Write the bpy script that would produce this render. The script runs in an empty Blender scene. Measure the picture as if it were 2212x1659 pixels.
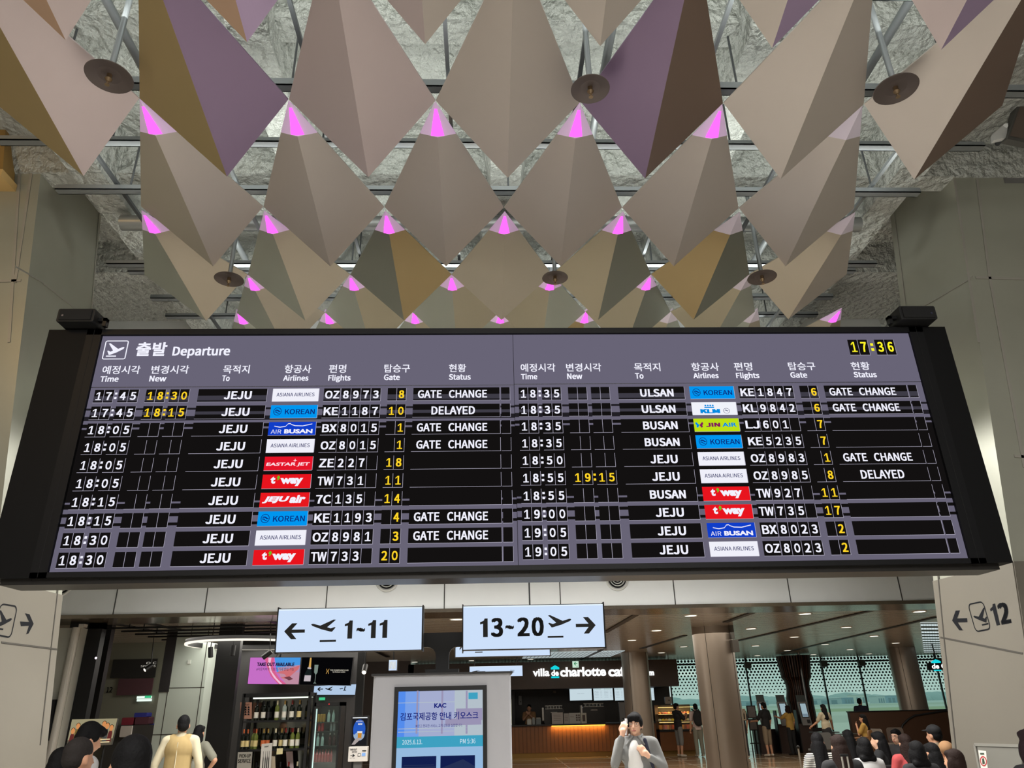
import bpy, bmesh, math, random
from mathutils import Vector, Matrix, Quaternion
random.seed(7)
S = bpy.context.scene
COL = S.collection
PI = math.pi
# ---------------------------------------------------------------- camera
YAW, PITCH, ROLL, FPX = math.radians(2.35), math.radians(23.66), math.radians(-1.295), 1592.0
EYE = Vector((0, 0, 1.65))
_f = Vector((math.sin(YAW)*math.cos(PITCH), math.cos(YAW)*math.cos(PITCH), math.sin(PITCH)))
_r = Vector((math.cos(YAW), -math.sin(YAW), 0)); _u = _r.cross(_f)
_R = math.cos(ROLL)*_r + math.sin(ROLL)*_u; _U = -math.sin(ROLL)*_r + math.cos(ROLL)*_u
cam = bpy.data.cameras.new('camera'); cam_o = bpy.data.objects.new('camera', cam); COL.objects.link(cam_o)
cam.sensor_width = 36; cam.lens = FPX/2212*36; cam.clip_start = 0.05; cam.clip_end = 6000
m = Matrix((_R, _U, -_f)).transposed().to_4x4(); m.translation = EYE; cam_o.matrix_world = m
S.camera = cam_o
S.view_settings.view_transform = 'Standard'; S.view_settings.look = 'None'; S.view_settings.gamma = 1
S.view_settings.exposure = 0.0; S.view_settings.use_curve_mapping = False
def srgb(r, g, b):
    f = lambda c: c/12.92 if c <= .04045 else ((c+.055)/1.055)**2.4
    return (f(r/255), f(g/255), f(b/255), 1)
# ---------------------------------------------------------------- daylight
w = bpy.data.worlds.new('overcast_sky'); S.world = w; w.use_nodes = True
bg = w.node_tree.nodes['Background']; bg.inputs[0].default_value = (.62, .76, .73, 1); bg.inputs[1].default_value = .82
# ---------------------------------------------------------------- area lamps, most of them unseen and added for their light
def area(name, loc, to, sx, sy, power, col=(1, 1, 1), spread=180):
    l = bpy.data.lights.new(name, 'AREA'); l.shape = 'RECTANGLE'; l.size = sx; l.size_y = sy; l.energy = power; l.color = col
    l.spread = math.radians(spread)
    o = bpy.data.objects.new(name, l); COL.objects.link(o); o.location = loc
    o.rotation_euler = (Vector(to)-Vector(loc)).to_track_quat('-Z', 'Y').to_euler()
    return o
area('hall_unseen_lamp', (0.3, -3.0, 8.1), (0.3, -2.0, 0), 12, 7, 2350, (1, .98, .96))  # unseen lamp behind the camera, added to light floor and diamonds
for y in (2.2, 4.6, 6.9, 9.3, 11.6):
    area('hall_unseen_uplight', (0.3, y, 7.25), (0.3, y+.25, 9), 9.5, .25, 98, (.96, 1, .95))  # unseen uplights, put in to brighten the concrete deck
area('hall_added_far_lamp', (0.3, 9.2, 5.4), (0.3, 9.0, 0), 9, 1.6, 1000, (1, .985, .95), 140)  # added lamp hidden behind the board, lifts the far diamond rows
area('concourse_lamp', (7, 20, 3.1), (7, 20, 0), 12, 8, 480, (1, .92, .80))
area('shop_lamp', (-3.5, 15.6, 3.0), (-3.5, 15.6, 0), 5, 2.5, 200, (1, .95, .85))
area('shop_added_lamp', (-4.6, 17.6, 3.1), (-4.6, 18.6, 0), 4, 1, 170, (1, .97, .88))  # added to brighten the depth of the bar
area('added_warm_lamp', (-7.5, 3.0, 7.6), (-5.6, 7.6, 5.2), .8, .8, 38, (1, .62, .25))  # added warm source that tints the left column front
# ---------------------------------------------------------------- pixel rays
def ray(x, y): return _R*((x-1106)/FPX) + _U*((829.5-y)/FPX) + _f
def at(x, y, Y): d = ray(x, y); return EYE + d*(Y/d.y)
def atz(x, y, Z): d = ray(x, y); return EYE + d*((Z-1.65)/d.z)
def onpl(x, y, P0, N, off=0.0):
    d = ray(x, y); p = EYE + d*((P0-EYE).dot(N)/d.dot(N)); return p + N*off
# ---------------------------------------------------------------- materials
MATS = {}
def mat(name, col, rough=.5, metal=0, emit=None, es=1.0, spec=.5, trans=0, bump=None, alpha=1, vary=0, vscale=4):
    if name in MATS: return MATS[name]
    M = bpy.data.materials.new(name); M.use_nodes = True; nt = M.node_tree; b = nt.nodes['Principled BSDF']
    c = srgb(*col) if len(col) == 3 else col
    b.inputs['Base Color'].default_value = c; b.inputs['Roughness'].default_value = rough; b.inputs['Metallic'].default_value = metal
    b.inputs['Specular IOR Level'].default_value = spec
    if trans: b.inputs['Transmission Weight'].default_value = trans
    if alpha < 1: b.inputs['Alpha'].default_value = alpha
    if emit:
        b.inputs['Emission Color'].default_value = srgb(*emit); b.inputs['Emission Strength'].default_value = es
    if vary or bump:
        tc = nt.nodes.new('ShaderNodeTexCoord'); nz = nt.nodes.new('ShaderNodeTexNoise'); nz.inputs['Scale'].default_value = vscale
        nz.inputs['Detail'].default_value = 5
        nt.links.new(tc.outputs['Object'], nz.inputs['Vector'])
        if vary:
            mx = nt.nodes.new('ShaderNodeMix'); mx.data_type = 'RGBA'
            mx.inputs[6].default_value = tuple(x*(1-vary) for x in c[:3])+(1,); mx.inputs[7].default_value = tuple(min(1, x*(1+vary)) for x in c[:3])+(1,)
            nt.links.new(nz.outputs['Fac'], mx.inputs[0]); nt.links.new(mx.outputs[2], b.inputs['Base Color'])
        if bump:
            n2 = nt.nodes.new('ShaderNodeTexNoise'); n2.inputs['Scale'].default_value = bump[1]; n2.inputs['Detail'].default_value = 4
            nt.links.new(tc.outputs['Object'], n2.inputs['Vector'])
            bp = nt.nodes.new('ShaderNodeBump'); bp.inputs['Strength'].default_value = bump[0]; bp.inputs['Distance'].default_value = bump[2]
            nt.links.new(n2.outputs['Fac'], bp.inputs['Height']); nt.links.new(bp.outputs[0], b.inputs['Normal'])
    MATS[name] = M; return M
def glow(name, col, es=1.0):
    if name in MATS: return MATS[name]
    M = bpy.data.materials.new(name); M.use_nodes = True; nt = M.node_tree; b = nt.nodes['Principled BSDF']
    b.inputs['Base Color'].default_value = (0, 0, 0, 1); b.inputs['Specular IOR Level'].default_value = 0; b.inputs['Roughness'].default_value = 1
    b.inputs['Emission Color'].default_value = srgb(*col); b.inputs['Emission Strength'].default_value = es
    MATS[name] = M; return M
# ---------------------------------------------------------------- mesh building
TX = {}
try:   # a sans typeface shipped with Blender; the built-in one serves if it is not there
    import os
    FONT = bpy.data.fonts.load(os.path.join(bpy.utils.system_resource('DATAFILES', path='fonts'), 'Noto Sans CJK Regular.woff2'))
except Exception:
    FONT = None
def text_mesh(s, bold=0.0, shear=0.0):
    k = (s, bold, shear)
    if k not in TX:
        c = bpy.data.curves.new('lettering', 'FONT'); c.body = s; c.shear = shear; c.resolution_u = 3
        heavy = bold > .028
        if FONT and not heavy and all(ord(ch) < 256 for ch in s): c.font = FONT
        if heavy or not FONT: c.offset = bold
        o = bpy.data.objects.new('lettering', c); me = bpy.data.meshes.new_from_object(o)
        v0 = [tuple(q.co) for q in me.vertices]; f0 = [tuple(p.vertices) for p in me.polygons]
        bpy.data.objects.remove(o); bpy.data.curves.remove(c); bpy.data.meshes.remove(me)
        v, f = v0, f0; c_heavy = heavy or not FONT
        if bold and not c_heavy:   # heavier weight: the outline repeated with small shifts
            v, f = [], []
            for dx, dy in ((-1, -.7), (1, -.7), (-1, .7), (1, .7), (0, 0), (-1, 0), (1, 0)):
                n = len(v); v += [(q[0]+dx*bold, q[1]+dy*bold, 0) for q in v0]; f += [tuple(i+n for i in p) for p in f0]
        x0 = min(q[0] for q in v); x1 = max(q[0] for q in v); y0 = min(q[1] for q in v); y1 = max(q[1] for q in v)
        TX[k] = (v, f, x0, x1, y0, y1)
    return TX[k]
class MB:
    def __init__(s): s.v = []; s.f = []; s.m = []; s.sm = []
    def add(s, vs, fs, m=0, smooth=False):
        n = len(s.v); s.v += [tuple(q) for q in vs]; s.f += [tuple(i+n for i in f) for f in fs]; s.m += [m]*len(fs); s.sm += [smooth]*len(fs); return s
    def box(s, x0, x1, y0, y1, z0, z1, m=0, M=None):
        vs = [Vector((x, y, z)) for z in (z0, z1) for y in (y0, y1) for x in (x0, x1)]
        if M: vs = [M @ q for q in vs]
        return s.add(vs, [(0, 2, 3, 1), (4, 5, 7, 6), (0, 1, 5, 4), (2, 6, 7, 3), (0, 4, 6, 2), (1, 3, 7, 5)], m)
    def rbox(s, x0, x1, y0, y1, z0, z1, r, m=0, n=4, axis='y', M=None):   # box with corners rounded about one axis
        if axis == 'y': a0, a1, b0, b1, c0, c1 = x0, x1, z0, z1, y0, y1; mk = lambda a, b, c: Vector((a, c, b))
        elif axis == 'z': a0, a1, b0, b1, c0, c1 = x0, x1, y0, y1, z0, z1; mk = lambda a, b, c: Vector((a, b, c))
        else: a0, a1, b0, b1, c0, c1 = y0, y1, z0, z1, x0, x1; mk = lambda a, b, c: Vector((c, a, b))
        pl = []
        for (ca, cb, t) in ((a1-r, b1-r, 0), (a0+r, b1-r, 90), (a0+r, b0+r, 180), (a1-r, b0+r, 270)):
            for i in range(n+1): q = math.radians(t+90*i/n); pl.append((ca+r*math.cos(q), cb+r*math.sin(q)))
        k = len(pl); vs = [mk(a, b, c0) for a, b in pl]+[mk(a, b, c1) for a, b in pl]
        if M: vs = [M @ q for q in vs]
        fs = [tuple(range(k)), tuple(range(2*k-1, k-1, -1))]+[(i, i+k, (i+1) % k+k, (i+1) % k) for i in range(k)]
        return s.add(vs, fs, m)
    def hexa(s, p, m=0):   # 8 corners: bottom ring of 4, top ring of 4
        return s.add(p, [(0, 1, 2, 3), (7, 6, 5, 4), (0, 4, 5, 1), (1, 5, 6, 2), (2, 6, 7, 3), (3, 7, 4, 0)], m)
    def slab(s, q, n, m=0):  # quad or polygon thickened along vector n
        k = len(q); q = [Vector(a) for a in q]; n = Vector(n)
        return s.add(q+[a+n for a in q], [tuple(range(k)), tuple(range(2*k-1, k-1, -1))]+[(i, i+k, (i+1) % k+k, (i+1) % k) for i in range(k)], m)
    def cyl(s, p0, p1, r0, r1=None, n=16, m=0, caps=True, smooth=True):
        r1 = r0 if r1 is None else r1; p0 = Vector(p0); p1 = Vector(p1); d = (p1-p0).normalized()
        a = d.orthogonal().normalized(); b = d.cross(a)
        vs = []
        for p, r in ((p0, r0), (p1, r1)):
            for i in range(n): t = 2*PI*i/n; vs.append(p+a*r*math.cos(t)+b*r*math.sin(t))
        s.add(vs, [(i, (i+1) % n, (i+1) % n+n, i+n) for i in range(n)], m, smooth)
        if caps: s.add(vs, [tuple(range(n-1, -1, -1)), tuple(range(n, 2*n))], m)
        return s
    def tube(s, pts, r, n=8, m=0):
        for a, b in zip(pts, pts[1:]): s.cyl(a, b, r, r, n, m)
        for a in pts[1:-1]: s.ball(a, (r*1.02,)*3, m, 8, 6)
        return s
    def ball(s, c, r, m=0, nu=14, nv=10, M=None):
        vs = []; fs = []; c = Vector(c)
        for j in range(nv+1):
            t = PI*j/nv
            for i in range(nu):
                p = 2*PI*i/nu; q = Vector((r[0]*math.sin(t)*math.cos(p), r[1]*math.sin(t)*math.sin(p), r[2]*math.cos(t)))
                vs.append(c+(M @ q if M else q))
        for j in range(nv):
            for i in range(nu): a = j*nu+i; b = j*nu+(i+1) % nu; fs.append((a, a+nu, b+nu, b))
        return s.add(vs, fs, m, True)
    def lathe(s, prof, c=(0, 0, 0), n=20, m=0, ms=None, fl=None, M=None):   # prof of (r, z)
        c = Vector(c); vs = []
        for r, z in prof:
            for i in range(n):
                t = 2*PI*i/n; rr = r*(1+(fl(t) if fl else 0)); q = Vector((rr*math.cos(t), rr*math.sin(t), z))
                vs.append(c+(M @ q if M else q))
        for j in range(len(prof)-1):
            s.add([], [], m); k = len(s.v)
            s.add(vs[j*n:(j+2)*n], [(i, (i+1) % n, (i+1) % n+n, i+n) for i in range(n)], ms[j] if ms else m, True)
        return s
    def poly(s, pts, m=0): return s.add(pts, [tuple(range(len(pts)))], m)
    def qd(s, Q, pts, m=0):   # 2-D polygon in unit coordinates of quad Q (bl, br, tr, tl)
        return s.poly([bil(Q, u, v) for u, v in pts], m)
    def text(s, t, Q, m=0, bold=0.0, shear=0.0, n=None):
        v, f, x0, x1, y0, y1 = text_mesh(t, bold, shear)
        w = max(x1-x0, 1e-6); h = max(y1-y0, 1e-6)
        front = [bil(Q, (q[0]-x0)/w, (q[1]-y0)/h) for q in v]
        s.add(front, f, m)
        if n is not None:
            n = Vector(n); ed = {}
            for a in f:
                for i in range(len(a)):
                    e = (a[i], a[(i+1) % len(a)]); ed[e] = 1
            bd = [e for e in ed if (e[1], e[0]) not in ed]
            k = len(front); s.add(front+[q+n for q in front], [(b, a, a+k, b+k) for a, b in bd], m)
        return s
    def build(s, name, mats, parent=None, local=False, bevel=0):
        me = bpy.data.meshes.new(name)
        v = s.v
        if parent is not None and not local:
            L = parent
            off = Vector((0, 0, 0))
            while L is not None: off = off+Vector(L.location); L = L.parent
            v = [tuple(Vector(q)-off) for q in v]
        me.from_pydata(v, [], s.f)
        for k in (mats if isinstance(mats, (list, tuple)) else [mats]): me.materials.append(k)
        me.polygons.foreach_set('material_index', s.m); me.polygons.foreach_set('use_smooth', s.sm)
        me.update()
        o = bpy.data.objects.new(name, me); COL.objects.link(o)
        if parent is not None: o.parent = parent
        if bevel:
            b = o.modifiers.new('soft_edges', 'BEVEL'); b.width = bevel; b.segments = 2; b.limit_method = 'ANGLE'
        return o
def bil(Q, u, v):
    a = Q[0].lerp(Q[1], u); b = Q[3].lerp(Q[2], u); return a.lerp(b, v)
def XZ(x0, z0, x1, z1, Y): return [Vector((x0, Y, z0)), Vector((x1, Y, z0)), Vector((x1, Y, z1)), Vector((x0, Y, z1))]
def PQ(c, Y, dy=0.0): return [at(x, y, Y)+Vector((0, dy, 0)) for x, y in c]    # quad from bl, br, tr, tl pixels at depth Y
def RQ(x0, y0, x1, y1, Y):   # upright rectangle spanning pixels (left, top, right, bottom) at depth Y
    a = at(x0, (y0+y1)/2, Y); b = at(x1, (y0+y1)/2, Y); t = at((x0+x1)/2, y0, Y); c = at((x0+x1)/2, y1, Y)
    return (a.x, b.x, c.z, t.z)
def sub(Q, u0, v0, u1, v1, n=None):
    q = [bil(Q, u0, v0), bil(Q, u1, v0), bil(Q, u1, v1), bil(Q, u0, v1)]
    return [a+n for a in q] if n is not None else q
def tag(o, label=None, cat=None, group=None, kind=None):
    if label: o['label'] = label
    if cat: o['category'] = cat
    if group: o['group'] = group
    if kind: o['kind'] = kind
    return o
def empty(name, loc, label=None, cat=None, group=None, rz=0):
    o = bpy.data.objects.new(name, None); COL.objects.link(o); o.location = loc; o.rotation_euler = (0, 0, rz); o.empty_display_size = .1
    return tag(o, label, cat, group)
def copy_thing(o, loc, label=None, group=None, rz=None, parent=None):
    c = o.copy(); COL.objects.link(c); c.parent = parent
    if parent is None: c.location = loc
    if rz is not None: c.rotation_euler = (0, 0, rz)
    if label: c['label'] = label
    if group: c['group'] = group
    for ch in list(o.children): copy_thing(ch, None, parent=c)
    return c
def struct(o, label=None): o['kind'] = 'structure'; return tag(o, label)
# 2-D signs in unit boxes
ARROW_L = [(0, .5), (.36, 1), (.62, 1), (.36, .6), (1, .6), (1, .4), (.36, .4), (.62, 0), (.36, 0)]
ARROW_R = [(1-x, y) for x, y in ARROW_L][::-1]
PLANE_L = [(0, .66), (.03, .71), (.09, .72), (.37, .58), (.895, 1), (.99, .98), (.65, .46), (.79, .37), (.94, .46), (.99, .43), (.85, .13), (.79, .14), (.43, .31), (.06, .56)]
ONE = [(.42, 0), (1, 0), (1, 1), (.62, 1), (.5, .88), (.05, .80), (.05, .68), (.42, .72)]
BAR_L = [(.38, 0), (1, 0), (1, .09), (.38, .09)]
flip = lambda p: [(1-x, y) for x, y in p][::-1]
PLANE_R, BAR_R = flip(PLANE_L), flip(BAR_L)
def ring(mb, Q, rr, t, m=0):   # outline of a rounded box
    def rr_pts(i):
        pts = []
        for cx, cy, a in ((1-rr, 1-rr, 0), (rr, 1-rr, 90), (rr, rr, 180), (1-rr, rr, 270)):
            for k in range(5): q = math.radians(a+22.5*k); pts.append((cx+(rr-i)*math.cos(q), cy+(rr-i)*math.sin(q)))
        return pts
    o = rr_pts(0); n = rr_pts(t); k = len(o)
    vs = [bil(Q, *p) for p in o]+[bil(Q, *p) for p in n]
    mb.add(vs, [(i, (i+1) % k, (i+1) % k+k, i+k) for i in range(k)], m)
# ================================================================ the setting
concrete = mat('sprayed_concrete', (176, 178, 172), .5, .15, spec=.5, bump=(1.0, 8, .16), vary=.16, vscale=1.3)
steel = mat('galvanised_steel', (150, 154, 156), .38, .75)
steel_dark = mat('dark_steel', (84, 86, 88), .45, .5)
black = mat('black_metal', (14, 14, 15), .45, .2)
black_matte = mat('black_matte', (9, 9, 10), .8)
white_pl = mat('white_painted_panel', (214, 216, 216), .45, 0, vary=.03)
col_lo = mat('stone_grey_metal_panel', (108, 103, 93), .45, .15, vary=.03)
col_hi = mat('brushed_steel_panel', (164, 164, 150), .36, .35, vary=.04)
groove = mat('panel_joint', (52, 48, 42), .7)
groove_l = mat('bright_joint_strip', (164, 160, 150), .4, .3)
ink = mat('dark_lettering', (15, 16, 20), .8, spec=.15)
M_floor = mat('polished_granite', (158, 132, 104), .12, 0, spec=.6, vary=.12, vscale=14)
M_floor_hall = mat('pale_terrazzo', (205, 200, 190), .35, 0, vary=.06, vscale=20)
struct(MB().box(-14, 26, -10, 12.4, -.3, 0).build('floor_hall', M_floor_hall))
f = MB().box(-14, 26, 12.4, 33.6, -.3, 0)
struct(f.build('floor', M_floor))
j = MB()
for x in [-12+1.8*i for i in range(21)]: j.box(x-.012, x+.012, 12.4, 33.5, 0, .0015)
for y in [13.2+1.8*i for i in range(12)]: j.box(-14, 26, y-.02, y+.02, 0, .0015)
struct(j.build('trim_1', mat('floor_joint_strip', (205, 196, 180), .3, .4)))
# concrete deck over the hall with coffers
c = MB().box(-14, 26, -10, 13, 8.75, 9.1)
for y in [-9+2.45*i for i in range(9)]:
    c.hexa([Vector(p) for p in ((-14, y-.16, 8.25), (26, y-.16, 8.25), (26, y+.16, 8.25), (-14, y+.16, 8.25), (-14, y-.32, 8.76), (26, y-.32, 8.76), (26, y+.32, 8.76), (-14, y+.32, 8.76))])
for x in [-13.2+2.7*i for i in range(15)]:
    c.hexa([Vector(p) for p in ((x-.2, -10, 8.05), (x+.2, -10, 8.05), (x+.2, 13, 8.05), (x-.2, 13, 8.05), (x-.36, -10, 8.76), (x+.36, -10, 8.76), (x+.36, 13, 8.76), (x-.36, 13, 8.76))])
struct(c.build('ceiling', concrete))
hall_wall = mat('hall_wall_paint', (150, 148, 142), .6)
struct(MB().box(-14.2, -14, -10, 34, 0, 9).build('wall_left', hall_wall))
struct(MB().box(26, 26.2, -10, 34, 0, 9).build('wall_right', hall_wall))
struct(MB().box(-14, 26, -10.2, -10, 0, 9).build('wall_rear', hall_wall))
# bulkhead over the concourse opening: white panels, joints, polished soffit edge
b = MB().box(-14, 26, 13.0, 13.25, 3.2, 8.76)
struct(b.build('wall_front', white_pl))
g = MB()
xs = [at(x, 1285, 13).x for x in (252, 447, 706, 960, 1210, 1457, 1706, 1947)]
for x in xs+[xs[0]-1.5, xs[0]-3, xs[-1]+1.5, xs[-1]+3]: g.box(x-.009, x+.009, 12.994, 13.002, 3.2, 5.2)
struct(g.build('trim_2', mat('panel_gap', (70, 70, 68), .8)))
struct(MB().box(-14, 26, 12.98, 13.9, 3.14, 3.2).build('trim_3', mat('polished_soffit', (150, 138, 122), .18, .8)))
# slatted metal ceiling of the concourse
sl = MB()
y = 13.9
while y < 31.4: sl.box(-14, 26, y, y+.155, 3.25, 3.27); y += .215
M_slat = mat('satin_metal_slat', (192, 184, 172), .24, .5)
struct(sl.build('ceiling_slats', M_slat))
struct(MB().box(-14, 26, 13.25, 34, 3.55, 3.6).build('ceiling_void', black_matte))
tr = MB()
for a, b_ in (((1567, 1345), (1662, 1312)), ((1595, 1385), (1920, 1312)), ((1690, 1411), (2024, 1334)), ((1308, 1367), (1395, 1317)), ((1385, 1402), (1480, 1374)), ((1255, 1425), (1300, 1405)),
              ((190, 1338), (350, 1368)), ((275, 1339), (418, 1368)), ((560, 1334), (600, 1348)), ((800, 1402), (838, 1420))):
    p, q = atz(*a, 3.23), atz(*b_, 3.23); d = (q-p).normalized(); n = Vector((-d.y, d.x, 0))*.06
    tr.hexa([p-n, q-n, q+n, p+n]+[k+Vector((0, 0, .07)) for k in (p-n, q-n, q+n, p+n)])
struct(tr.build('trim_4', black))
# ---------------------------------------------------------------- clad columns either side of the board
def lean_column(side, nr, fr, name):
    # nr, fr: two pixels down the near and far corner of the inner face
    yn, yf = 8.02, 9.4
    def line(pa, pb, Y):
        A, B = at(*pa, Y), at(*pb, Y); k = (B.x-A.x)/(B.z-A.z); return lambda z: Vector((A.x+k*(z-A.z), Y, z))
    n = line(*nr, yn); q0 = line(*fr, yf)(4.0); pn = (n(8)-n(0)).cross(q0-n(0)).normalized()
    fa, fb = onpl(*fr[0], q0, pn), onpl(*fr[1], q0, pn); f_ = lambda z: fb+(fa-fb)*((z-fb.z)/(fa.z-fb.z))
    mb = MB(); W = 3.2*side
    zs = 8.75
    P = [n(0), f_(0), f_(0)+Vector((W, 0, 0)), n(0)+Vector((W, 0, 0)), n(zs), f_(zs), f_(zs)+Vector((W, 0, 0)), n(zs)+Vector((W, 0, 0))]
    mb.add(P, [(0, 1, 5, 4), (1, 2, 6, 5), (2, 3, 7, 6), (3, 0, 4, 7), (4, 5, 6, 7), (0, 3, 2, 1)], 0)
    zl = 3.0   # lower cladding is paler
    k = [n(0), f_(0), f_(zl), n(zl)]; nm = (k[1]-k[0]).cross(k[3]-k[0]).normalized()
    if nm.x*side > 0: nm = -nm
    o = mb.build('column', col_hi); struct(o)
    lo = MB(); lo.slab(k, nm*.012); lo.slab([n(0), n(zl), n(zl)+Vector((W, 0, 0)), n(0)+Vector((W, 0, 0))], (0, -.012, 0))
    struct(lo.build('column_base_cladding', col_lo))
    return n, f_, k[0].copy(), nm
nL, fL, PL, NL = lean_column(-1, ((96, 308), (-13, 1230)), ((230, 352), (95, 1659)), 'left')
nR, fR, PR, NR = lean_column(1, ((2052, 326), (2191, 1230)), ((1911, 366), (2064, 1658)), 'right')
def strip(mb, p, q, n, w, m=0, t=.004):
    d = (q-p).normalized(); s_ = d.cross(n).normalized()*w/2
    mb.slab([p-s_, q-s_, q+s_, p+s_], n*t, m)
def face_strips(lines, P0, N, name, M, w=.018, off=.012):
    g = MB()
    for a, b_ in lines: strip(g, onpl(*a, P0, N, off), onpl(*b_, P0, N, off), N, w)
    return struct(g.build(name, M))
face_strips([((124, 1261), (108, 1398)), ((108, 1398), (84, 1610)), ((0, 1388), (121, 1403))], PL, NL, 'trim_5', groove)
face_strips([((2027, 1230), (2041, 1374)), ((2041, 1374), (2072, 1659)), ((2034, 1377), (2212, 1412))], PR, NR, 'trim_6', groove)
PLu, PRu = nL(6), nR(6)
face_strips([((92, 610), (30, 575)), ((160, 665), (92, 612)), ((221, 372), (196, 680))], PLu, NL, 'trim_7', groove_l, .022, .006)
face_strips([((1991, 664), (2104, 598)), ((1921, 372), (1957, 660)), ((2030, 730), (2000, 800)), ((2120, 1265), (2175, 1230))][:2], PRu, NR, 'trim_8', groove_l, .022, .006)
g = MB(); FN = Vector((0, -1, 0)); F0 = Vector((0, 8.02, 0))
for a, b_ in (((2107, 600), (2212, 603)), ((2137, 598), (2100, 310)), ((2137, 598), (2212, 1010)), ((2092, 598), (2052, 326)), ((2092, 598), (2114, 740)), ((2190, 985), (2212, 987)),
              ((49, 272), (20, 740)), ((80, 294), (33, 611)), ((0, 608), (46, 606))):
    strip(g, onpl(*a, F0, FN, .004), onpl(*b_, F0, FN, .004), FN, .034, 0, .006)
struct(g.build('trim_9', groove_l))
# gate directions lettered on the column faces
def plate(name, label, cat): return empty(name, (0, 0, 0), label, cat)
def qpl(c, P0, N, off=.014): return [onpl(x, y, P0, N, off) for x, y in c]
mb = MB()
mb.qd(qpl([(2056+8, 1362), (2094, 1362), (2090, 1318), (2054, 1320)], PR, NR), ARROW_L)
Q = qpl([(2110, 1367), (2144, 1360), (2126, 1298), (2092, 1305)], PR, NR); ring(mb, Q, .2, .05)
Q2 = qpl([(2116, 1354), (2138, 1349), (2130, 1312), (2100, 1322)], PR, NR); mb.qd(Q2, PLANE_L); mb.qd(Q2, BAR_L)
mb.qd(qpl([(2150, 1353), (2163, 1350), (2152, 1304), (2138, 1307)], PR, NR), ONE); mb.text('2', qpl([(2166, 1350), (2188, 1346), (2178, 1300), (2155, 1304)], PR, NR), bold=.018)
tag(mb.build('gate_sign', ink), 'dark arrow, plane box and number 12 lettered on the right column', 'sign')
mb = MB()
mb.qd(qpl([(46, 1374), (66, 1366), (74, 1330), (37, 1322)], PL, NL), ARROW_R)
Q = qpl([(-18, 1372), (21, 1380), (36, 1309), (-2, 1303)], PL, NL); ring(mb, Q, .2, .05)
Q2 = qpl([(-14, 1360), (14, 1363), (27, 1326), (-4, 1318)], PL, NL); mb.qd(Q2, PLANE_R); mb.qd(Q2, BAR_R)
tag(mb.build('gate_sign', ink), 'dark arrow and boxed plane lettered on the left column', 'sign')
t = empty('access_hatch', onpl(2150, 1640, PR, NR), 'grey access hatch low on the right column with a warning sticker', 'hatch')
mb = MB(); q = qpl([(2125, 1690), (2212, 1690), (2212, 1616), (2115, 1612)], PR, NR, .012); mb.slab(q, NR*.012)
mb.build('hatch_door', mat('hatch_grey', (122, 120, 112), .5, .3), t)
mb = MB()
for a, b_ in (((2110, 1609), (2212, 1612)), ((2110, 1609), (2126, 1690))): strip(mb, onpl(*a, PR, NR, .012), onpl(*b_, PR, NR, .012), NR, .03, 0, .02)
mb.build('hatch_frame', mat('hatch_frame_grey', (140, 138, 130), .4, .4), t)
mb = MB(); q = qpl([(2126, 1672), (2140, 1672), (2135, 1623), (2118, 1621)], PR, NR, .027); mb.poly(q, 0)
Q = qpl([(2124, 1656), (2138, 1656), (2136, 1634), (2121, 1634)], PR, NR, .029); ring(mb, Q, .49, .12, 1)
mb.qd(Q, [(.3, .2), (.7, .25), (.6, .8), (.35, .75)], 2)
mb.qd(qpl([(2123, 1631), (2132, 1631), (2131, 1627), (2122, 1627)], PR, NR, .029), [(0, 0), (1, 0), (1, 1), (0, 1)], 2)
mb.build('warning_sticker', [mat('sticker_white', (205, 200, 190), .5), mat('sticker_red', (170, 40, 45), .5), mat('sticker_green', (52, 66, 52), .5)], t)
# ledge and hanging monitor high on the column fronts
t = empty('wall_bracket', at(8, 372, 7.6), 'pale wooden ledge bracket high on the left column', 'ledge')
mb = MB(); p = at(4, 372, 7.7); mb.box(p.x-.9, p.x, 7.7, 8.02, p.z-.05, p.z+.05); mb.build('shelf', mat('pale_wood', (205, 170, 110), .5), t)
mb = MB(); mb.slab([Vector((p.x-.03, 7.75, p.z+.05)), Vector((p.x-.2, 7.75, p.z+.9)), Vector((p.x-.5, 7.75, p.z+.9)), Vector((p.x-.5, 7.75, p.z+.05))], (0, .25, 0)); mb.build('upright', mat('ochre_panel', (150, 118, 62), .5), t)
p = at(2168, 290, 7.2)
t = empty('hanging_monitor', p, 'grey-backed monitor tilted on a white bracket at the upper right', 'monitor')
mb = MB(); Q = PQ([(2176, 300), (2260, 318), (2260, 190), (2205, 205)], 7.2); mb.slab(Q, (0, .12, .03)); mb.build('housing', [mat('monitor_grey', (92, 90, 86), .45, .3)], t)
mb = MB(); Q = PQ([(2181, 294), (2260, 311), (2260, 200), (2209, 213)], 7.2, -.006); mb.poly(Q); mb.build('screen', mat('monitor_brown', (98, 84, 74), .3), t)
mb = MB(); mb.slab(PQ([(2147, 303), (2174, 297), (2178, 265), (2170, 268), (2146, 288)], 7.25), (0, .06, 0)); mb.cyl(at(2172, 272, 7.24), at(2172, 272, 7.4), .03); mb.build('bracket', mat('white_bracket', (210, 210, 208), .4), t)
mb = MB(); pts = [at(x, y, 7.3) for x, y in ((2174, 304), (2180, 311), (2190, 312), (2200, 307), (2212, 306))]; mb.tube(pts, .006, 6); mb.build('cable', black_matte, t)
p = at(2200, 260, 7.4); MB().cyl(p, (p.x, 8.02, p.z), .035, n=12).build('wall_arm', steel_dark, t)
mb = MB().slab([onpl(*c, F0, FN, .003) for c in ((2170, 396), (2230, 396), (2228, 382), (2166, 382))], (0, -.001, 0))
tag(mb.build('tape_strip', mat('grey_tape', (112, 110, 108), .6)), 'strip of grey tape stuck on the right column front', 'tape')
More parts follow.
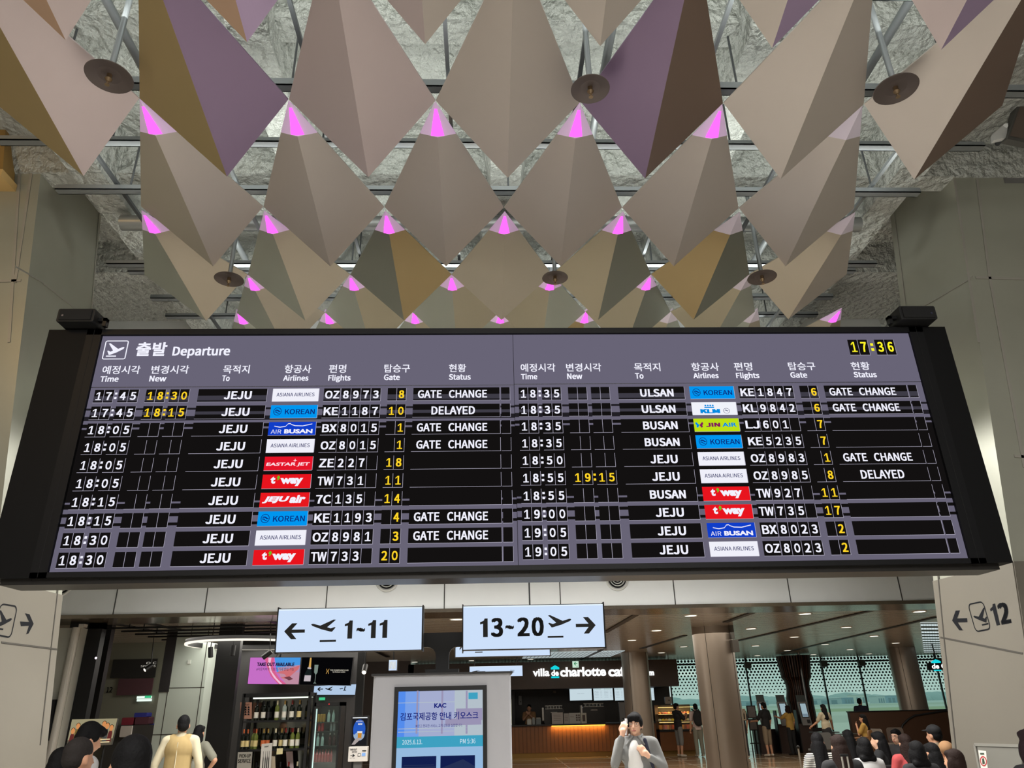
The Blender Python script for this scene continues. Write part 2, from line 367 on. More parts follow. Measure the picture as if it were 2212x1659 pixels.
# ================================================================ folded diamonds under the deck
FACET_TINT = dict(P=('pink champagne', (184, 170, 168)), C=('champagne', (182, 173, 164)), B=('beige', (178, 170, 154)), G=('gold', (162, 142, 100)), V=('violet', (126, 106, 132)),  # coating colours, with the hall's pinkish light and dark reflections mixed in
           S=('slate grey', (122, 124, 114)), O=('grey green', (164, 168, 156)), W=('brown', (116, 98, 86)), L=('lilac', (166, 146, 176)), T=('tan', (172, 163, 140)), R=('rose tan', (196, 164, 138)))
FM = {k: mat(v[0].replace(' ', '_')+'_metal_tint', v[1], .42, .35, vary=.03, vscale=1.5) for k, v in FACET_TINT.items()}
back_m = mat('panel_back', (120, 118, 112), .5, .4)
cap_m = mat('frosted_cap', (216, 206, 220), .4, 0, spec=.3)
led = glow('magenta_led', (255, 92, 242), 1.7)
cap_lit = mat('frosted_cap_lit', (216, 206, 220), .4, 0, spec=.3, emit=(190, 110, 200), es=.22)
ROWS = [  # Y and Z of the near tip, Z of the side tips, Z of the low tip, first X, facet tints, lit caps
    (1.99, 6.80, 6.81, 6.322, -3.137, 'RP RL PC CC CL PL', ''),
    (3.61, 6.80, 6.815, 6.375, -3.81, 'GP GV PP CC VW CC CW', ''),
    (5.24, 6.82, 6.845, 6.41, -3.14, 'BC CC CC CC CC CC', '11111'),
    (6.87, 6.80, 6.98, 6.58, -3.805, 'OB OB SG BB TS GS BC', '11111'),
    (8.48, 6.97, 7.3, 6.88, -3.134, 'OB OT OT TO TS TO', '11111'),
    (10.02, 7.32, 7.4, 7.0, -3.79, 'OO OT OT OT GO TO OB BT', '11111001')]
ORD = ['leftmost', 'second', 'third', 'fourth', 'fifth', 'sixth', 'seventh', 'rightmost']
RN = ['row cut off by frame top', 'nearest full row', 'second full row', 'third full row', 'row above the board edge', 'far row just over the board', 'last row behind the board']
def facet(side, N, L, T, t1, t2):
    a = N.lerp(L, t1); b = N.lerp(T, t2); mb = MB(); up = Vector((0, 0, .012))
    q = [a, L, T, b] if side < 0 else [b, T, L, a]
    mb.add([k for k in q]+[k+up for k in q], [(3, 2, 1, 0), (4, 5, 6, 7)], 0)
    mb.f[-1] = mb.f[-1]; mb.m[-1] = 1
    mb.add([k for k in q]+[k+up for k in q], [(i, (i+1) % 4, (i+1) % 4+4, i+4) for i in range(4)], 0)
    return mb
GEO = {}
for ri, (Y, Zn, Zw, Zt, x0, fins, lit) in enumerate(ROWS):
    fl = fins.split()
    dT = 2.16 if ri != 6 else 1.75
    for k, fin in enumerate(fl):
        n = len(fl); pos = 'rightmost' if k == n-1 else ORD[k]
        a, b = FACET_TINT[fin[0]][0], FACET_TINT[fin[1]][0]
        fd = (a+' folded diamond') if a == b else '%s and %s folded diamond' % (a, b)
        t = empty('ceiling_diamond', (x0+1.35*k, Y, Zn), '%s, %s in the %s' % (fd, pos, RN[ri]), 'ceiling panel', 'folded metal diamonds under the ceiling')
        N = Vector((0, 0, 0)); L = Vector((-.672, 1.615, Zw-Zn)); R = Vector((.672, 1.615, Zw-Zn)); T = Vector((0, dT, Zt-Zn))
        if ri not in GEO: GEO[ri] = {}
        for sd, P, fk in ((-1, L, fin[0]), (1, R, fin[1])):
            key = (sd, fk)
            if key not in GEO[ri]:
                o = facet(sd, N, P, T, .262, .18).build('left_facet' if sd < 0 else 'right_facet', [FM[fk], back_m], t, local=True); GEO[ri][key] = o.data
            else:
                o = bpy.data.objects.new('left_facet' if sd < 0 else 'right_facet', GEO[ri][key]); COL.objects.link(o); o.parent = t
            if a != b: o['label'] = (a if sd < 0 else b)+' face'
        if 'cap' not in GEO[ri]:
            mb = MB(); a_, b_, c_ = N.lerp(L, .262), N.lerp(T, .18), N.lerp(R, .262); up = Vector((0, 0, .006))
            mb.add([N, a_, b_, c_]+[q+up for q in (N, a_, b_, c_)], [(0, 2, 1), (0, 3, 2), (4, 5, 6), (4, 6, 7)], 0)
            o = cp = mb.build('frosted_cap', cap_m, t, local=True); GEO[ri]['cap'] = o.data
            mb = MB(); s = Vector((.012, 0, 0)); pa, pb = N.lerp(T, .035)-Vector((0, 0, .002)), N.lerp(T, .172)-Vector((0, 0, .002)); w2 = Vector((.05, .004, .006))
            mb.add([pa-s, pb-w2*Vector((1, -1, -1))[0], pb, pa, pb+Vector((.05, 0, .01)), pa+s], [(0, 3, 2, 1), (3, 5, 4, 2)], 0)
            mb.v = [tuple(q) for q in (pa+Vector((-.012, 0, .004)), pb+Vector((-.065, .01, .014)), pb-Vector((0, 0, .003)), pa-Vector((0, 0, .003)), pb+Vector((.065, .01, .014)), pa+Vector((.012, 0, .004)))]
            GEO[ri]['led'] = mb
        else:
            o = cp = bpy.data.objects.new('frosted_cap', GEO[ri]['cap']); COL.objects.link(o); o.parent = t
        if k < len(lit) and lit[k] == '1':
            cp.material_slots[0].link = 'OBJECT'; cp.material_slots[0].material = cap_lit
            if isinstance(GEO[ri]['led'], MB): o = GEO[ri]['led'].build('led_strip', led, cp, local=True); GEO[ri]['led'] = o.data
            else: o = bpy.data.objects.new('led_strip', GEO[ri]['led']); COL.objects.link(o); o.parent = cp
# ================================================================ steel grid above the diamonds
RAILS = [(3.3, 7.45, .05, 'first'), (4.58, 7.5, .07, 'second'), (5.72, 7.5, .09, 'third'), (6.5, 7.45, .06, 'fourth'), (7.39, 7.5, .07, 'fifth'), (9.03, 7.5, .06, 'sixth'), (9.6, 7.75, .08, 'seventh'), (10.4, 7.75, .07, 'eighth'), (11.0, 7.75, .06, 'ninth')]
for Y, Z, h, nm in RAILS:
    t = empty('ceiling_rail', (0.3, Y, Z), 'steel rail across the hall above the diamonds, %s from the camera' % nm, 'rail', 'steel rails above the diamonds')
    mb = MB(); xa, xb = (-5.3, 5.75) if Y != 7.39 else (-5.15, 5.5)
    mb.box(xa, xb, Y-.05, Y+.05, Z-h/2, Z-h/2+.012).box(xa, xb, Y-.05, Y-.04, Z-h/2, Z+h/2).box(xa, xb, Y+.04, Y+.05, Z-h/2, Z+h/2); mb.build('channel', steel, t)
    for x in (-4.2, -1.9, 0.4, 2.7, 5.0):
        MB().cyl((x+.13*math.sin(Y*5), Y, Z+h/2), (x+.13*math.sin(Y*5), Y, 8.26), .012, n=6).build('hanger_rod', steel_dark, t)
for i, x in enumerate((-4.45, -3.0, -1.75, -.35, 1.0, 2.3, 3.55, 4.9)):
    mb = MB().box(x-.02, x+.02, 1.0, 12.5, 7.56, 7.6)
    tag(mb.build('ceiling_runner', steel if i % 2 else steel_dark), 'thin steel runner along the hall above the rails, %s from left' % ('first second third fourth fifth sixth seventh eighth'.split()[i]), 'runner', 'steel runners above the rails')
for i, (x, y0, y1, Z) in enumerate(((-3.55, 1.5, 12.4, 7.85), (1.3, 1.5, 12.4, 7.85), (4.15, 1.5, 12.4, 7.85))):
    tag(MB().cyl((x, y0, Z), (x, y1, Z), .045, n=12).build('sprinkler_main', steel), 'grey sprinkler main pipe running along the ceiling, %s' % ('left one', 'middle one', 'right one')[i], 'pipe', 'sprinkler mains')
for i, (Y, Z, r) in enumerate(((8.62, 7.9, .11), (11.5, 7.65, .1))):
    t = empty('air_duct', (0, Y, Z), ('silver round duct crossing the ceiling behind the second full row of diamonds', 'silver round duct crossing the ceiling close to the far wall')[i], 'duct')
    mb = MB().cyl((-5.0, Y, Z), (5.4, Y, Z), r, n=20); mb.build('duct_body', mat('foil_duct', (150, 152, 150), .4, .6), t)
    for x in (-4, -2, 0, 2, 4): MB().cyl((x-.03, Y, Z), (x+.03, Y, Z), r+.012, n=20).build('joint_band', steel, t)
# sprinklers with round collector discs
disc_m = mat('collector_disc', (92, 82, 78), .5, .4)
for i, (px, py, Z, w_, where) in enumerate(((236, 165, 6.56, 97, 'beside the leftmost diamonds near the camera'), (1275, 192, 6.56, 84, 'in front of the violet diamond'), (1935, 192, 6.56, 92, 'near the upper right diamonds'),
        (495, 603, 6.5, 62, 'over the left part of the board'), (1199, 600, 6.5, 56, 'over the middle of the board'), (1646, 599, 6.5, 62, 'over the right part of the board'))):
    p = atz(px, py, Z); r = w_/2*((p-EYE).dot(_f))/FPX
    t = empty('sprinkler', p, 'sprinkler head under a round dark disc '+where, 'sprinkler', 'sprinklers with collector discs')
    mb = MB().lathe([(0, .03), (r*.5, .022), (r*.97, .004), (r, -.004), (r*.97, -.006), (r*.5, .012), (0, .018)], p, 36, 0); mb.build('collector_disc', disc_m, t)
    mb = MB().cyl(p+Vector((0, 0, .02)), p-Vector((0, 0, .03)), .022, n=10).cyl(p-Vector((0, 0, .03)), p-Vector((0, 0, .06)), .03, .014, n=10).cyl(p-Vector((0, 0, .06)), p-Vector((0, 0, .09)), .008, n=8).cyl(p-Vector((0, 0, .09)), p-Vector((0, 0, .095)), .02, n=10)
    mb.build('nozzle', mat('dull_brass', (150, 128, 100), .35, .8), t)
    mx = min((-3.55, 1.3, 4.15), key=lambda x: abs(x-p.x)); h = Vector((mx, p.y, 7.85))
    top = Vector((p.x, p.y, 7.85))
    MB().tube([p+Vector((0, 0, .02)), top, h], .026, 10).build('drop_pipe', steel, t)
    MB().ball(top, (.045,)*3).ball(h, (.06,)*3).cyl(top-Vector((0, 0, .09)), top-Vector((0, 0, .02)), .036, n=10).build('elbow', steel_dark, t)
# loudspeakers on the board's upper corners
for i, (a, b, c_, d, lab, sx) in enumerate(((130, 674, 210, 714, 'black loudspeaker on the top left corner of the board', 1), (1938, 668, 2016, 708, 'black loudspeaker on the top right corner of the board', -1))):
    x0, x1, z0, z1 = RQ(a, b, c_, d, 7.5)
    z0 = 5.69
    t = empty('loudspeaker', ((x0+x1)/2, 7.6, z0), lab, 'loudspeaker', 'loudspeakers on the board')
    mb = MB().rbox(x0, x1, 7.42, 7.7, z0+.01, z1, .02); mb.build('cabinet', mat('speaker_shell', (12, 12, 13), .6), t, bevel=.006)
    MB().box(x0+.03, x1-.03, 7.405, 7.42, z0+.03, z1-.02).build('grille', mat('speaker_grille', (20, 20, 21), .85), t)
    MB().cyl((x0+.07 if sx > 0 else x1-.07, 7.4, z0+.08), (x0+.07 if sx > 0 else x1-.07, 7.41, z0+.08), .012, n=10).build('badge', mat('badge_grey', (70, 74, 96), .3, .5), t)
    xe = x1 if sx > 0 else x0; MB().box(min(xe, xe+.1*sx), max(xe, xe+.1*sx), 7.5, 7.56, z0+.06, z0+.1).box(xe+.08*sx-.02, xe+.08*sx+.02, 7.5, 7.56, z0, z0+.1).build('bracket', black, t)
# ================================================================ departure board
YB = 7.6
T = empty('departure_board', (.345, YB+.1, 2.9), 'wide black departure board of white and yellow flight rows between the columns', 'departure board')
hx0, hx1, hz0, hz1 = -4.50, 5.19, 2.915, 5.68
mb = MB()
mb.box(hx0, hx1, YB+.012, YB+.42, hz0, hz1, 0)
mb.box(hx0, hx1, YB-.03, YB+.012, 5.612, hz1, 0).box(hx0, hx1, YB-.03, YB+.012, hz0, 2.966, 0).box(hx0, -4.335, YB-.03, YB+.012, hz0, hz1, 0).box(5.025, hx1, YB-.03, YB+.012, hz0, hz1, 0)
for x in (-2.9, -1.3, 2.05, 3.65): mb.box(x-.003, x+.003, YB-.0315, YB-.03, 5.612, hz1, 1)
for x in (-4.42, 5.11): mb.box(x-.002, x+.002, YB-.0315, YB-.03, hz0, hz1, 1)
mb.build('housing', [mat('board_housing', (14, 14, 16), .5, 0, spec=.25), black_matte], T)
for nm, a, b in (('side_cheek', -4.93, hx0), ('side_cheek', hx1, 5.47)):
    mb = MB().box(a, b, YB-.025, YB+.40, hz0+.0, hz1); mb.build(nm, mat('board_cheek', (8, 8, 9), .6, 0, spec=.2), T)
mb = MB().box(-4.8, 5.35, YB+.03, YB+.40, 2.855, 2.915, 0)
for x in [-4.5+.33*i for i in range(30)]: mb.cyl((x, YB+.028, 2.9), (x, YB+.03, 2.9), .007, n=6, m=1)
mb.build('underside_tray', [mat('board_tray', (46, 44, 42), .4, .5), black_matte], T)
G_bg = glow('board_grey', (104, 100, 118)); G_bk = glow('board_black', (19, 17, 17)); G_dk = glow('board_dark_band', (33, 31, 36)); G_ln = glow('board_line', (176, 172, 190))
G_wh = glow('board_white', (243, 243, 255)); G_ye = glow('board_yellow', (255, 214, 40)); G_cl = glow('board_clock_yellow', (255, 246, 40)); G_mid = glow('board_mid_band', (62, 60, 70))
# lit screen with the dark bands of its refresh
mb = MB()
scr = [(5.607, 4.19+.4, 0)]
for x0, x1 in ((-4.331, .332), (.337, 5.022)):
    dz = 0.0 if x0 < 0 else .008
    for za, zb, m in ((5.607, 4.975, 0), (4.975, 4.968, 3), (4.968, 4.722, 0), (4.722, 4.698, 2), (4.698, 4.625, 0), (4.625, 4.575, 2), (4.575, 4.535, 0), (4.535, 4.497, 1), (4.497, 4.475, 0),
                      (4.475, 3.675, 1), (3.675, 3.655, 0), (3.655, 3.602, 1), (3.602, 3.555, 0), (3.555, 3.520, 1), (3.520, 3.455, 0), (3.455, 3.425, 1), (3.425, 2.971, 0)):
        mb.poly([Vector((x0, YB, zb+dz if zb > 2.98 else zb)), Vector((x1, YB, zb+dz if zb > 2.98 else zb)), Vector((x1, YB, za+dz if za < 5.6 else za)), Vector((x0, YB, za+dz if za < 5.6 else za))], m)
mb.poly(XZ(.332, 2.971, .337, 5.607, YB), 1)
mb.build('screen', [G_bg, G_bk, G_dk, mat('seam', (30, 30, 36), .5)], T)
def tq(x0, x1, z0, z1): return XZ(x0, z0, x1, z1, YB-.006)
# heading
hd = MB()
Q = XZ(-4.285, 5.312, -4.025, 5.549, YB-.004); ring(hd, Q, .09, .045)
Q2 = XZ(-4.245, 5.345, -4.06, 5.515, YB-.004); hd.qd(Q2, PLANE_R); hd.qd(Q2, [(0, 0), (.6, 0), (.6, .09), (0, .09)])
hd.text('출발', tq(-3.925, -3.585, 5.352, 5.525), bold=.03)
hd.text('Departure', tq(-3.515, -2.875, 5.322, 5.468), bold=.012)
for off, cols in ((0, [('예정시각', -4.248, -3.835, 'Time', -4.25, -4.05), ('변경시각', -3.713, -3.30, 'New', -3.715, -3.53), ('목적지', -2.922, -2.63, 'To', -2.92, -2.835), ('항공사', -2.241, -1.945, 'Airlines', -2.245, -1.965), ('편명', -1.746, -1.555, 'Flights', -1.746, -1.497), ('탑승구', -1.128, -.838, 'Gate', -1.126, -.948), ('현황', -.399, -.205, 'Status', -.398, -.153)]),
                  (0, [('예정시각', .414, .81, 'Time', .415, .6), ('변경시각', .933, 1.335, 'New', .939, 1.112), ('목적지', 1.713, 2.015, 'To', 1.715, 1.812), ('항공사', 2.374, 2.695, 'Airlines', 2.384, 2.675), ('편명', 2.871, 3.082, 'Flights', 2.878, 3.147), ('탑승구', 3.503, 3.82, 'Gate', 3.509, 3.704), ('현황', 4.241, 4.46, 'Status', 4.249, 4.517)])):
    for k, a, b, e, c_, d in cols:
        hd.text(k, tq(a, b, 5.13, 5.233), bold=.014)
        low = {'Airlines': 0, 'Flights': .022, 'Gate': 0, 'Status': 0, 'Time': 0, 'New': 0, 'To': 0}[e]
        hd.text(e, tq(c_, d, 5.036-low, 5.107), bold=.012)
hd.build('heading_lettering', G_wh, T)
def digit(mb, ch, x0, x1, z0, z1, m=0):
    """one flap character centred in its cell"""
    cw, h = x1-x0, z1-z0; c = (x0+x1)/2
    if ch == '1':
        w_ = cw*.58; t = cw*.15
        mb.poly(XZ(c-t/2+.004, z0, c+t/2+.004, z1, YB-.006), m); mb.poly(XZ(c-w_*.42, z0, c+w_*.5, z0+h*.115, YB-.0062), m)
        mb.poly([Vector((c-t/2+.004, YB-.006, z1)), Vector((c-w_*.42, YB-.006, z1-h*.2)), Vector((c-w_*.42, YB-.006, z1-h*.34)), Vector((c-t/2+.004, YB-.006, z1-h*.14))], m)
    else:
        w_ = cw*(.56 if ch not in 'WM' else .6)
        mb.text(ch if ch != '0' else 'O', tq(c-w_/2, c+w_/2, z0, z1), m, bold=.011)
LG = dict(A=((240, 240, 250), 'asiana'), K=((0, 150, 240), 'korean'), B=((16, 62, 200), 'busan'), E=((228, 20, 40), 'east'), T=((232, 20, 30), 'tway'), J=((232, 24, 30), 'jeju'), M=((240, 242, 250), 'klm'), N=((190, 224, 20), 'jin'))
G_navy = glow('logo_navy', (40, 44, 100)); G_deep = glow('logo_deep_blue', (10, 40, 120)); G_green = glow('logo_green', (110, 190, 30)); G_sky = glow('logo_sky', (0, 140, 225)); G_pur = glow('logo_plum', (130, 26, 90)); G_pink = glow('logo_blush', (255, 225, 235))
def logo(k, x0, x1, z0, z1, par):
    w_, h = x1-x0, z1-z0; mb = MB(); mb.poly(XZ(x0, z0, x1, z1, YB-.003), 0)
    L = lambda u0, u1, v0, v1: XZ(x0+u0*w_, z0+v0*h, x0+u1*w_, z0+v1*h, YB-.006)
    if k == 'A': mb.text('ASIANA AIRLINES', L(.09, .91, .38, .66), 1, .004); ms = [G_navy]
    elif k == 'K':
        mb.text('KOREAN', L(.31, .95, .28, .68), 1, .006)
        Q = L(.06, .24, .2, .82); ring(mb, Q, .5, .07, 1); mb.qd(Q, [(.05, .42), (.3, .6), (.5, .58), (.7, .4), (.93, .5), (.75, .56), (.52, .7), (.3, .72)], 1); mb.qd(Q, [(.1, .4), (.35, .5), (.6, .3), (.85, .28), (.6, .2), (.35, .38)], 1); ms = [G_deep]
    elif k == 'B':
        mb.text('AIR', L(.06, .28, .12, .42), 1, 0); mb.text('BUSAN', L(.34, .94, .12, .44), 1, .045)
        Q = L(.12, .92, .5, .92); up = [(0, .5), (.15, .3), (.3, .45), (.36, .9), (.42, .95), (.44, .8), (.55, .55), (.75, .5), (1, .85)]
        mb.qd(Q, up+[(x, y-.14) for x, y in up[::-1]], 1); ms = [G_wh]
    elif k == 'E':
        mb.text('EASTAR JET', L(.04, .95, .26, .56), 1, .03, .12); Q = L(.59, .68, .56, .84); mb.qd(Q, [(.5, 0), (.6, .4), (1, .5), (.6, .6), (.5, 1), (.4, .6), (0, .5), (.4, .4)], 1); ms = [G_pink]
    elif k == 'T':
        mb.text('t', L(.17, .27, .34, .86), 1, .05); mb.text('way', L(.37, .84, .16, .74), 1, .06)
        Q = L(.285, .355, .58, .92); mb.qd(Q, [(.1, .5), (.5, 1), (1, .8), (1, .4), (.7, .1), (.2, 0), (.55, .35)], 2); ms = [G_wh, G_green]
    elif k == 'J': mb.text('JEJU', L(.05, .60, .26, .74), 1, .05, .25); mb.text('air', L(.60, .93, .26, .82), 1, .05, .2); ms = [G_wh]
    elif k == 'M':
        mb.text('KLM', L(.18, .62, .12, .46), 1, .027)
        for i in range(4): mb.ball((x0+w_*(.31+.055*i), YB-.004, z0+h*.74), (w_*.022, .001, h*.07), 1, 8, 6)
        mb.poly(L(.28, .5, .54, .64), 1); Q = L(.69, .84, .1, .52); ring(mb, Q, .5, .06, 2); mb.qd(Q, [(.15, .4), (.4, .6), (.6, .4), (.85, .55), (.6, .55), (.4, .75)], 2); ms = [G_sky, G_navy]
    else:
        mb.text('JIN', L(.26, .58, .34, .66), 1, .02); mb.text('AIR', L(.62, .95, .34, .66), 2, .03)
        Q = L(.03, .21, .26, .78)
        for fx, m_ in ((0, 2), (1, 1)):
            pp = [(.5, .45), (.1, .95), (0, .6), (.15, .45), (.1, .15), (.3, .05)]
            mb.qd(Q, [(x, y) if not fx else (1-x, y) for x, y in pp], m_)
        ms = [G_pur, G_sky]
    mb.poly(XZ(x0, z0-.004, x1, z0, YB-.0035), len(ms)+1); mb.poly(XZ(x1, z0, x1+.005, z1, YB-.0035), len(ms)+1)
    o = mb.build('airline_logo', [glow('logo_ground_'+LG[k][1], LG[k][0])]+ms+[G_ln], par); o['label'] = 'airline logo tile'
LEFT = [('17:45', '18:30', 'JEJU', 'A', 'OZ', '8973', ' 8', 'G'), ('17:45', '18:15', 'JEJU', 'K', 'KE', '1187', '10', 'D'), ('18:05', '', 'JEJU', 'B', 'BX', '8015', ' 1', 'G'), ('18:05', '', 'JEJU', 'A', 'OZ', '8015', ' 1', 'G'),
        ('18:05', '', 'JEJU', 'E', 'ZE', '227', '18', ''), ('18:05', '', 'JEJU', 'T', 'TW', '731', '11', ''), ('18:15', '', 'JEJU', 'J', '7C', '135', '14', ''), ('18:15', '', 'JEJU', 'K', 'KE', '1193', ' 4', 'G'),
        ('18:30', '', 'JEJU', 'A', 'OZ', '8981', ' 3', 'G'), ('18:30', '', 'JEJU', 'T', 'TW', '733', '20', '')]
RIGHT = [('18:35', '', 'ULSAN', 'K', 'KE', '1847', ' 6', 'G'), ('18:35', '', 'ULSAN', 'M', 'KL', '9842', ' 6', 'G'), ('18:35', '', 'BUSAN', 'N', 'LJ', '601', ' 7', ''), ('18:35', '', 'BUSAN', 'K', 'KE', '5235', ' 7', ''),
         ('18:50', '', 'JEJU', 'A', 'OZ', '8983', ' 1', 'G'), ('18:55', '19:15', 'JEJU', 'A', 'OZ', '8985', ' 8', 'D'), ('18:55', '', 'BUSAN', 'T', 'TW', '927', '11', ''), ('19:00', '', 'JEJU', 'T', 'TW', '735', '17', ''),
         ('19:05', '', 'JEJU', 'B', 'BX', '8023', ' 2', ''), ('19:05', '', 'JEJU', 'A', 'OZ', '8023', ' 2', '')]
CX = dict(time=[(-4.281, -4.174), (-4.174, -4.066), (-4.02, -3.91), (-3.91, -3.80)], new=[(-3.725, -3.616), (-3.616, -3.508), (-3.466, -3.358), (-3.358, -3.25)], dest=(-3.158, -2.401), logo=(-2.343, -1.836),
          fl=[(-1.783, -1.596), (-1.591, -1.481), (-1.481, -1.371), (-1.371, -1.261), (-1.261, -1.15)], gate=[(-1.078, -.974), (-.974, -.868)], st=[(-.794, .175), (.185, .289)])
MBX = [None]
def flight_row(i, data, dx, top, name):
    z1 = top; z0 = top-.153
    row = empty('flight_row', (0, 0, 0)); row.parent = T; row.location = (-T.location.x+dx, -T.location.y+YB, z0-T.location.z)
    row.name = 'flight_row'
    band = (i in (0, 1))
    def cell(a, b, mb=None):
        mb = MBX[0]
        a += dx; b += dx
        if i == 0: zz = [(z0, z0+.02, 2), (z0+.02, z0+.075, 3), (z0+.075, z1, 0)]
        elif i == 1: zz = [(z0, z0+.05, 0), (z0+.05, z0+.085, 3), (z0+.085, z1, 0)]
        else: zz = [(z0, z1, 0)]
        for p, q, m in zz: mb.poly(XZ(a+.002, p, b-.003, q, YB-.002), m)
        mb.poly(XZ(a, z0-.004, b, z0, YB-.0025), 1); mb.poly(XZ(b-.004, z0, b, z1, YB-.0025), 1)
    for nm, cells in (('time_flaps', CX['time']), ('new_time_flaps', CX['new']), ('destination_flap', [CX['dest']]), ('flight_number_flaps', CX['fl']), ('gate_flaps', CX['gate']), ('status_flap', CX['st'])):
        mb = MB(); MBX[0] = mb
        for a, b in cells: cell(a, b)
        mb.build(nm, [G_bk, G_ln, G_dk, G_mid], row)
    tm, nw, ds, lg, cd, no, gt, st = data
    wt = MB(); ye = MB(); za, zb = z0+.028, z0+.123
    def clock(mbx, s, cells):
        d = s.replace(':', '')
        for ch, (a, b) in zip(d, cells): digit(mbx, ch, a+dx, b+dx, za, zb)
        c = (cells[1][1]+cells[2][0])/2+dx
        for zc in (za+.012, zb-.03): mbx.poly(XZ(c-.013, zc, c+.013, zc+.024, YB-.006))
    clock(wt, tm, CX['time'])
    if nw: clock(ye, nw, CX['new'])
    c = sum(CX['dest'])/2+dx+.06; w_ = {'JEJU': .30, 'ULSAN': .38, 'BUSAN': .385}[ds]
    wt.text(ds, tq(c-w_/2, c+w_/2, za, zb), bold=.013)
    a, b = CX['fl'][0]; wt.text(cd, tq(a+dx+.018, b+dx-.012, za, zb), bold=.010)
    for ch, (a, b) in zip(no, CX['fl'][1:]): digit(wt, ch, a+dx, b+dx, za, zb)
    for ch, (a, b) in zip(gt, CX['gate']):
        if ch != ' ': digit(ye, ch, a+dx, b+dx, za, zb)
    if st == 'G': wt.text('GATE', tq(-.74+dx, -.475+dx, za, zb), bold=.010); wt.text('CHANGE', tq(-.395+dx, .03+dx, za, zb), bold=.010)
    elif st == 'D': wt.text('DELAYED', tq(-.585+dx, -.105+dx, za, zb), bold=.010)
    wt.build('white_lettering', G_wh, row)
    ye.build('yellow_lettering', G_ye, row)
    logo(lg, CX['logo'][0]+dx, CX['logo'][1]+dx, z0, z1, row)
for i, d in enumerate(LEFT): flight_row(i, d, 0.0, 4.942-.1978*i, 'l')
for i, d in enumerate(RIGHT): flight_row(i, d, 4.663, 4.938-.1955*i, 'r')
# clock
ck = MB(); dd = [(4.265, 4.385), (4.385, 4.505), (4.585, 4.705), (4.705, 4.822)]
for (a, b), ch in zip(dd, '1736'):
    ck.poly(XZ(a+.002, 5.326, b-.003, 5.523, YB-.002), 1); ck.poly(XZ(a, 5.32, b, 5.325, YB-.0025), 2); ck.poly(XZ(b-.004, 5.326, b, 5.523, YB-.0025), 2); digit(ck, ch, a, b, 5.362, 5.492)
for z in (5.375, 5.44): ck.poly(XZ(4.528, z, 4.562, z+.034, YB-.006), 0)
ck.build('clock', [G_cl, G_bk, G_ln], T)['label'] = 'yellow digital clock reading 17:36'
# ================================================================ air diffusers on the bulkhead
vent_w = mat('vent_white', (190, 190, 186), .45)
for px, py, lab in ((836, 1252, 'round white air diffuser on the bulkhead above the left lit sign'), (1333, 1250, 'round white air diffuser on the bulkhead above the right lit sign'), (133, 1262, 'round white air diffuser half hidden by the left column')):
    p = at(px, py, 12.99); t = empty('air_diffuser', p, lab, 'air vent', 'round diffusers on the bulkhead')
    M = Matrix.Rotation(PI/2, 3, 'X'); k = .155/.155
    MB().lathe([(.155, -.004), (.16, .0), (.18, .02), (.2, .012), (.205, 0)], p, 32, M=M).build('outer_ring', vent_w, t)
    MB().lathe([(0, .0), (.158, .0)], p+Vector((0, -.002, 0)), 32, M=M).build('throat', black_matte, t)
    for r in (.045, .085, .125):
        MB().lathe([(r-.012, .004), (r, .03), (r+.008, .028), (r+.004, .004)], p, 28, M=M).build('louvre_ring', vent_w, t)
    MB().lathe([(0, .03), (.022, .026), (.03, .0)], p, 16, M=M).build('hub', vent_w, t)
# ================================================================ totem with two lit gate signs
G_lb = glow('sign_light', (205, 224, 250)); G_lbe = glow('sign_edge_light', (232, 246, 255)); G_ink = mat('sign_black', (10, 10, 11), .6)
PAN = []
def lightbox(label, c, Y, tilt=.05, group=None):
    # c: bl, br, tr, tl pixels; the top leans out towards the viewer
    a, b, d, e = [at(x, y, Y) for x, y in c]
    z0 = (a.z+b.z)/2; z1 = (d.z+e.z)/2; x0, x1 = (a.x+e.x)/2, (b.x+d.x)/2
    t = empty('lit_gate_sign', ((x0+x1)/2, Y+.06, z0), label, 'sign', group)
    Q = [Vector((x0, Y, z0)), Vector((x1, Y, z0)), Vector((x1, Y-tilt, z1)), Vector((x0, Y-tilt, z1))]
    MB().slab(Q, (0, .13, 0)).build('case', black, t)
    n = Vector((0, -.004, 0)); mb = MB(); mb.poly(sub(Q, .008, .015, .992, .955, n), 0); mb.poly(sub(Q, .008, .955, .992, .985, n), 1); PAN.append(mb.build('light_panel', [G_lb, G_lbe], t))
    for u in (0.0, .994): MB().slab(sub(Q, u, -.02, u+.008, 1.03, Vector((0, -.01, 0))), (0, .15, 0)).build('end_cap', black, t)
    return t, Q, Vector((0, -.008, 0))
t, Q, n = lightbox('lit white sign with left arrow, plane and 1~11 above the kiosk', [(599, 1410), (914, 1405), (914, 1311), (597, 1316)], 9.2)
mb = MB(); mb.qd(sub(Q, .055, .30, .195, .66, n), ARROW_L); mb.qd(sub(Q, .235, .41, .405, .73, n), PLANE_L); mb.qd(sub(Q, .30, .225, .41, .27, n), [(0, 0), (1, 0), (1, 1), (0, 1)])
mb.qd(sub(Q, .462, .29, .518, .70, n), ONE); mb.text('~', sub(Q, .545, .44, .605, .53, n), bold=.026); mb.qd(sub(Q, .622, .29, .678, .70, n), ONE); mb.qd(sub(Q, .70, .29, .756, .70, n), ONE)
mb.build('lettering', G_ink, PAN[-1])
t, Q, n = lightbox('lit white sign with 13~20, plane and right arrow above the kiosk', [(999, 1402), (1306, 1402), (1306, 1306), (998, 1308)], 9.2)
mb = MB(); mb.qd(sub(Q, .122, .285, .178, .70, n), ONE); mb.text('3', sub(Q, .20, .28, .285, .71, n), bold=.014); mb.text('~', sub(Q, .30, .45, .362, .54, n), bold=.026)
